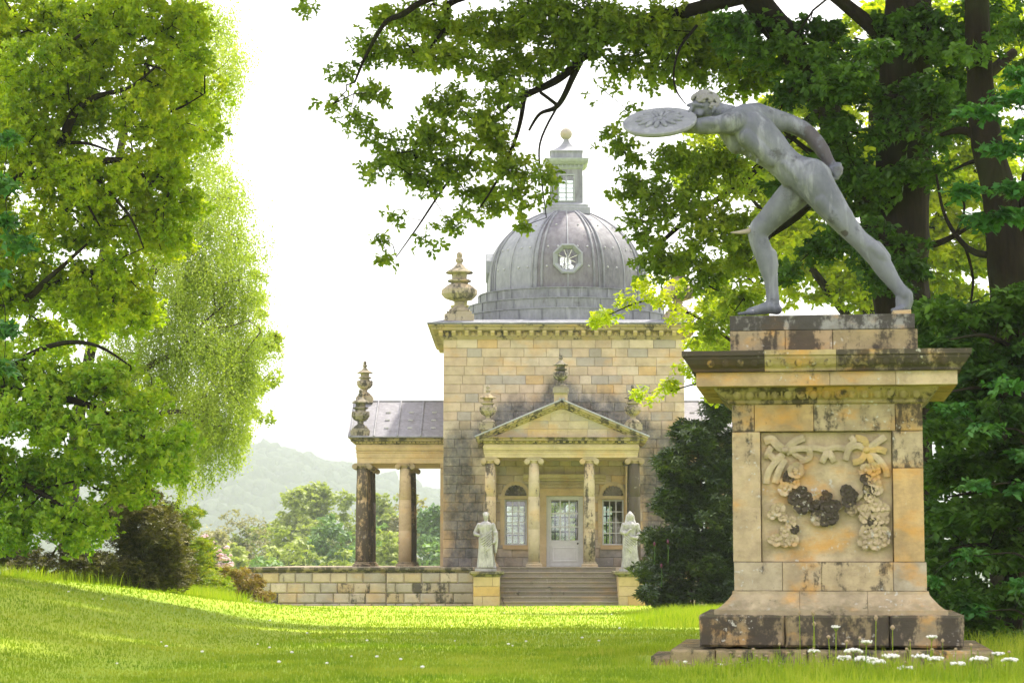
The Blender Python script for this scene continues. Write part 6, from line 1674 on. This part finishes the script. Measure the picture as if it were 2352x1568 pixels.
for i, (cx_, ty, Y, wpx, mt, bare) in enumerate(far_specs):
    k_ = Y/FD; bx = X(cx_, Y); gz = ground_z(bx, Y); top = Z(ty, Y); rw = wpx*k_*.66; hh = top-gz
    rng_ = np.random.default_rng(900+i)
    t = thing('broadleaf_tree', far_lab[cx_], 'tree', (bx, Y, gz), 0, 'hazy broadleaf trees in the valley wood' if not bare else 'thin brownish trees in the valley wood', world=True)
    tk = limb('trunk', t, [Vector((bx, Y, gz-.3)), Vector((bx+.3, Y, gz+hh*.35)), Vector((bx, Y, gz+hh*.75))], [.38,.28,.12], M['bark'], 7, (.09,.075,.055,.1))
    envs = []
    for j in range(15):
        a = rng_.uniform(0, 2*PI); f = rng_.uniform(0, .72); zc = rng_.uniform(.28, .86)
        rr_ = rw*math.sqrt(max(.1, 1-((zc-.5)/.5)**2))*f
        envs.append((np.array([bx+rr_*math.cos(a), Y+rr_*math.sin(a), gz+hh*zc]), np.array([rw*.42, rw*.42, hh*.14])*rng_.uniform(.75, 1.2)))
    envs.append((np.array([bx, Y, gz+hh*.9]), np.array([rw*.4, rw*.4, hh*.1])))
    cl = subclumps(envs, .95, 1.25 if not bare else .8, rng_, .45)
    if bare:
        pt, e, rd = grow(tk, cl, rng_, .9, .012, .25, 2.4, .12); me = twig_mesh('twigs', pt, e, rd, 3); obj('twigs', me, M['bark'], t, (.16,.13,.09,.1), stuff=True)
    V, T = leaf_cloud(cl, 1.05, 9 if not bare else 10, .60 if not bare else .30, T_OAK2[:3], rng_, .6)
    me = fast_mesh('crown', V, T); obj('crown', me, M[mt], t, stuff=True)

# canopy of the wooded hill: one mass of rounded crowns
hr = np.random.default_rng(99); q = MB(); q.ball((0,0,0), (1,1,.85), 7, 5); bv, bf = np.array(q.v), []
for f in q.f:
    bf.append(f[:3])
    if len(f) == 4: bf.append((f[0], f[2], f[3]))
bf = np.array(bf); VV, TT = [], []; off = 0
hm = hillA.data; co = np.zeros(len(hm.vertices)*3); hm.vertices.foreach_get('co', co); co = co.reshape(-1, 3)
sel = co[(co[:, 1] < 2300) & (co[:, 1] > 1600) & (co[:, 0]/co[:, 1] > -.22) & (co[:, 0]/co[:, 1] < .10)]
for i in range(2600):
    c = sel[hr.integers(0, len(sel))]+hr.normal(0, 9, 3)*np.array([1, 1, .15]); s_ = hr.uniform(5, 10)
    v = bv*s_*(1+hr.normal(0, .22, (len(bv), 1)))
    VV.append(v+c+np.array([0, 0, s_*.4])); TT.append(bf+off); off += len(bv)
me = fast_mesh('distant_wood', np.concatenate(VV), np.concatenate(TT))
tag(obj('distant_wood', me, M['hill_a'], stuff=True), 'hazy wooded hillside across the valley', 'wood')

# ------------------------------------------------------------------ tree outside the frame whose shade falls on the near lawn
SH = [(np.array([x+(.9 if k % 2 else 0), y, 14.6+.04*(y-20)]), np.array([2.6, 2.9, 1.3])) for k, y in enumerate((19.5,24,28.5,33,37.5,42)) for x in np.arange(-6.5 if y < 40 else -5.2, 13, 3.1)]
tree('oak_tree', 'spreading oak standing just outside the right edge, shading the near lawn', 'tree', (13, 30, ground_z(13, 30)), ([(13,30,ground_z(13,30)-.3),(12.9,30,6),(12.6,30,12.5)], [.7,.5,.35]),
     [([(12.6,30,12),(8,28,14),(1,24,14.5)], [.3,.2,.05]), ([(12.6,30,12),(8,35,14.5),(0,41,16)], [.3,.2,.05]), ([(12.6,30,12),(10,24,13.5),(6,20,14)], [.3,.2,.05])],
     SH, .9, 1.3, 11, .62, T_OAK2, M['lf_oakR'], 61, flat=.5, shell=.3, twig=.012, rmax=.1)

# ------------------------------------------------------------------ grass
def blades(name, n, fy, fx, h, w0, mat, rng, dens_mask=None, lean=.35):
    y = fy(n); x = fx(y, n); keep = np.ones(len(y), bool)
    if dens_mask is not None: keep = dens_mask(x, y)
    x, y = x[keep], y[keep]; n = len(x)
    z = np.array([ground_z(a, b) for a, b in zip(x, y)])
    H = h(x, y, n); a = rng.uniform(0, PI, n); w_ = w0(y)*rng.uniform(.6, 1.4, n); la = rng.uniform(0, 2*PI, n); ln = np.abs(rng.normal(0, lean, n))*H
    dx, dy = np.cos(a)*w_, np.sin(a)*w_*.3
    b0 = np.stack([x-dx, y-dy, z-.01], 1); b1 = np.stack([x+dx, y+dy, z-.01], 1)
    mx, my = x+np.cos(la)*ln*.35, y+np.sin(la)*ln*.35
    m0 = np.stack([mx-dx*.7, my-dy*.7, z+H*.55], 1); m1 = np.stack([mx+dx*.7, my+dy*.7, z+H*.55], 1)
    tp = np.stack([x+np.cos(la)*ln, y+np.sin(la)*ln, z+H*rng.uniform(.85, 1, n)], 1)
    V = np.stack([b0, b1, m0, m1, tp], 1).reshape(-1, 3)
    T = (np.array([(0,1,3),(0,3,2),(2,3,4)])[None]+(np.arange(n)*5)[:, None, None]).reshape(-1, 3)
    me = fast_mesh(name, V, T); o = obj(name, me, mat, stuff=True); return o
gr_ = np.random.default_rng(5)
M['blade'] = mat_leaf('grass_blade', [(.13,.24,.010),(.24,.34,.02),(.36,.42,.045)], .4, .6, 3, .55, .25, (1.1,1.1,.3))
M['blade_long'] = mat_leaf('long_grass_blade', [(.14,.26,.012),(.28,.38,.02),(.42,.45,.08)], .45, 1, 3, .55, .25, (1.1,1.1,.3))
o = blades('lawn_grass', 120000, lambda n: 1/gr_.uniform(1/80, 1/13.5, n), lambda y, n: gr_.uniform(-.24, .24, n)*y, lambda x, y, n: gr_.uniform(.012, .032, n)*(1+y/50), lambda y: .0022*(1+y/14), M['blade'], gr_,
           lambda x, y: ~((x > .5) & (x < 4.6) & (y > 16.6) & (y < 20.6)))
tag(o, 'short mown bright green lawn grass between the trees and the temple', 'grass')
def longmask(x, y):
    m = ~((x > 1.0) & (x < 4.1) & (y > 17.0) & (y < 20.5))
    return m
o = blades('long_grass', 34000, lambda n: gr_.uniform(14.2, 23, n), lambda y, n: np.where(gr_.random(n) < .75, gr_.uniform(.3, 6.2, n), gr_.uniform(-.5, 6.2, n)),
           lambda x, y, n: gr_.uniform(.05, .26, n)*np.clip((x-.3)/1.4, .25, 1)*np.clip((y-13.5)/2.5, .5, 1.0)*np.where((y > 15.9) & (x > 1.0) & (x < 4.2), .62, 1), lambda y: np.full(y.shape, .0032), M['blade_long'], gr_, longmask, .45)
tag(o, 'uncut long grass around the foot of the pedestal', 'grass')
def verge_y(n): return gr_.uniform(36, 56, n)
def verge_x(y, n):
    xe = np.interp(y, [36, 42, 46, 50, 56], [-9.2, -9.6, -8.2, -7.4, -6.9]); return xe+gr_.normal(0, .5, n)-.25
o = blades('verge_grass', 16000, verge_y, verge_x, lambda x, y, n: gr_.uniform(.08, .34, n), lambda y: np.full(y.shape, .006), M['blade_long'], gr_, None, .4)
tag(o, 'tall grass fringe along the shrubs on the left bank', 'grass')
o = blades('bush_grass', 12000, lambda n: gr_.uniform(38, 62, n), lambda y, n: y*(.038+.062*gr_.random(n)**.5), lambda x, y, n: gr_.uniform(.08, .32, n)*np.clip((x/y-.038)/.03, .12, 1), lambda y: np.full(y.shape, .006), M['blade_long'], gr_, None, .4)
tag(o, 'long grass in front of the dark rhododendron', 'grass')

# daisies dotted over the lawn
q = MB(); dr_ = random.Random(3)
for i in range(38):
    y = 1/dr_.uniform(1/60, 1/16); x = dr_.uniform(-.2, .12)*y; z = ground_z(x, y)+.05; s_ = dr_.uniform(.007, .013)*(1+y/60)
    q.ball((x, y, z), (s_, s_, s_*.6), 6, 4)
M['white_petal'] = mat_plain('white_petal', (.78,.78,.72), .6, .1)
tag(obj('daisies', q, M['white_petal'], stuff=True), 'white daisies scattered over the lawn', 'daisies')

# wild flowers in front of the pedestal
M['buff'] = mat_plain('buff_seed_head', (.40,.31,.19), .8, .35)
fr_ = random.Random(8)
umb = []
def umbel(loc, h, s_):
    t = thing('cow_parsley', 'white cow parsley flower head in the long grass before the pedestal', 'flower', loc, fr_.uniform(0, 6), 'white umbel flowers before the pedestal')
    q = MB(); q.tube([(0,0,0),(.01,0,h*.5),(0,0,h*.9)], .004, 4)
    for i in range(7): a = 2*PI*i/7; q.tube([(0,0,h*.9), (.045*s_*math.cos(a), .045*s_*math.sin(a), h)], .002, 3)
    obj('stem', q, M['blade_long'], t)
    q = MB()
    for i in range(34):
        a = fr_.uniform(0, 2*PI); r_ = .068*s_*math.sqrt(fr_.random()); q.ball((r_*math.cos(a), r_*math.sin(a), h+.012*fr_.random()-r_*r_*3), (.012*s_,.012*s_,.010*s_), 5, 4)
    obj('flower_head', q, M['white_petal'], t); return t
spots_u = [(1960,1512,1.0),(1985,1530,1.2),(2010,1545,1.2),(2045,1540,1.0),(1940,1528,.8),(2115,1532,1.0),(2150,1548,.9),(2200,1545,.9),(2250,1555,1),(1870,1530,.7),(2290,1535,.8),(2320,1558,.9),(1935,1556,.7),(2080,1560,.9),(2140,1500,.6),(1990,1500,.6),(1920,1480,.5)]
lab_u = 'white cow parsley flower head in the long grass before the pedestal'
for i, (a, b, s_) in enumerate(spots_u):
    Y = 14.8+1.0*fr_.random(); p = P(a, b-30+fr_.uniform(-14, 12), Y); gz = ground_z(p.x, Y); umbel((p.x, Y, gz), max(.06, p.z-gz), s_*.85)
def seedhead(loc):
    t = thing('plantain', 'buff plantain seed head on a thin stalk before the pedestal', 'seed head', loc, 0, 'buff seed heads on thin stalks before the pedestal')
    q = MB(); q.tube([(0,0,0),(.008,0,.15),(0,0,.29)], .0028, 4); obj('stem', q, M['blade_long'], t)
    q = MB(); q.ball((0,0,.30), (.011,.011,.017), 7, 5)
    for i in range(8): a = 2*PI*i/8; q.ball((.010*math.cos(a), .010*math.sin(a), .297+.006*(i % 2)), .0045, 4, 3)
    obj('seed_head', q, M['buff'], t); return t
s0 = None
spots_s = [(1866+fr_.uniform(-2,2),1407),(1870,1432),(1903,1462),(1945,1472),(2012,1418),(1836,1405),(2050,1440),(2090,1470),(1975,1465),(1790,1478),(2130,1480),(2165,1470),(1730,1490),(2195,1490),(2230,1480),(2060,1495),(1760,1505),(1700,1520),(1660,1525),(1640,1538)]
spots_s += [(fr_.uniform(1580, 2340), fr_.uniform(1488, 1560)) for _ in range(48)]
for i, (a, b) in enumerate(spots_s):
    Y = 15.6+1.1*fr_.random(); p = P(a, b, Y); gz = ground_z(p.x, Y); hgt = max(.07, p.z-gz); sc = hgt/.30
    o = seedhead((0,0,0)) if s0 is None else copy_thing(s0, (0,0,0), fr_.uniform(0, 6), 'buff plantain seed head on a thin stalk before the pedestal')
    s0 = s0 or o; o.location = (p.x, Y, gz); f_ = fr_.uniform(.8, 1.25); o.scale = (f_, f_, sc)

# ------------------------------------------------------------------ haze: pale air over the valley
mb = MB(); mb.box(-2950, 2950, -70, 4760, -26, 265)
hz = obj('haze', mb, None, stuff=True) if False else None
me = mb.mesh('haze'); hz = bpy.data.objects.new('haze', me); COL.objects.link(hz)
m = bpy.data.materials.new('haze_air'); m.use_nodes = True; t = m.node_tree; t.nodes.clear()
out = t.nodes.new('ShaderNodeOutputMaterial'); pv = t.nodes.new('ShaderNodeVolumePrincipled')
pv.inputs['Color'].default_value = (.65, .70, .765, 1); pv.inputs['Density'].default_value = .00034; pv.inputs['Anisotropy'].default_value = .2
t.links.new(pv.outputs[0], out.inputs['Volume']); me.materials.append(m)
hz['kind'] = 'stuff'; hz['label'] = 'pale summer haze over the valley'
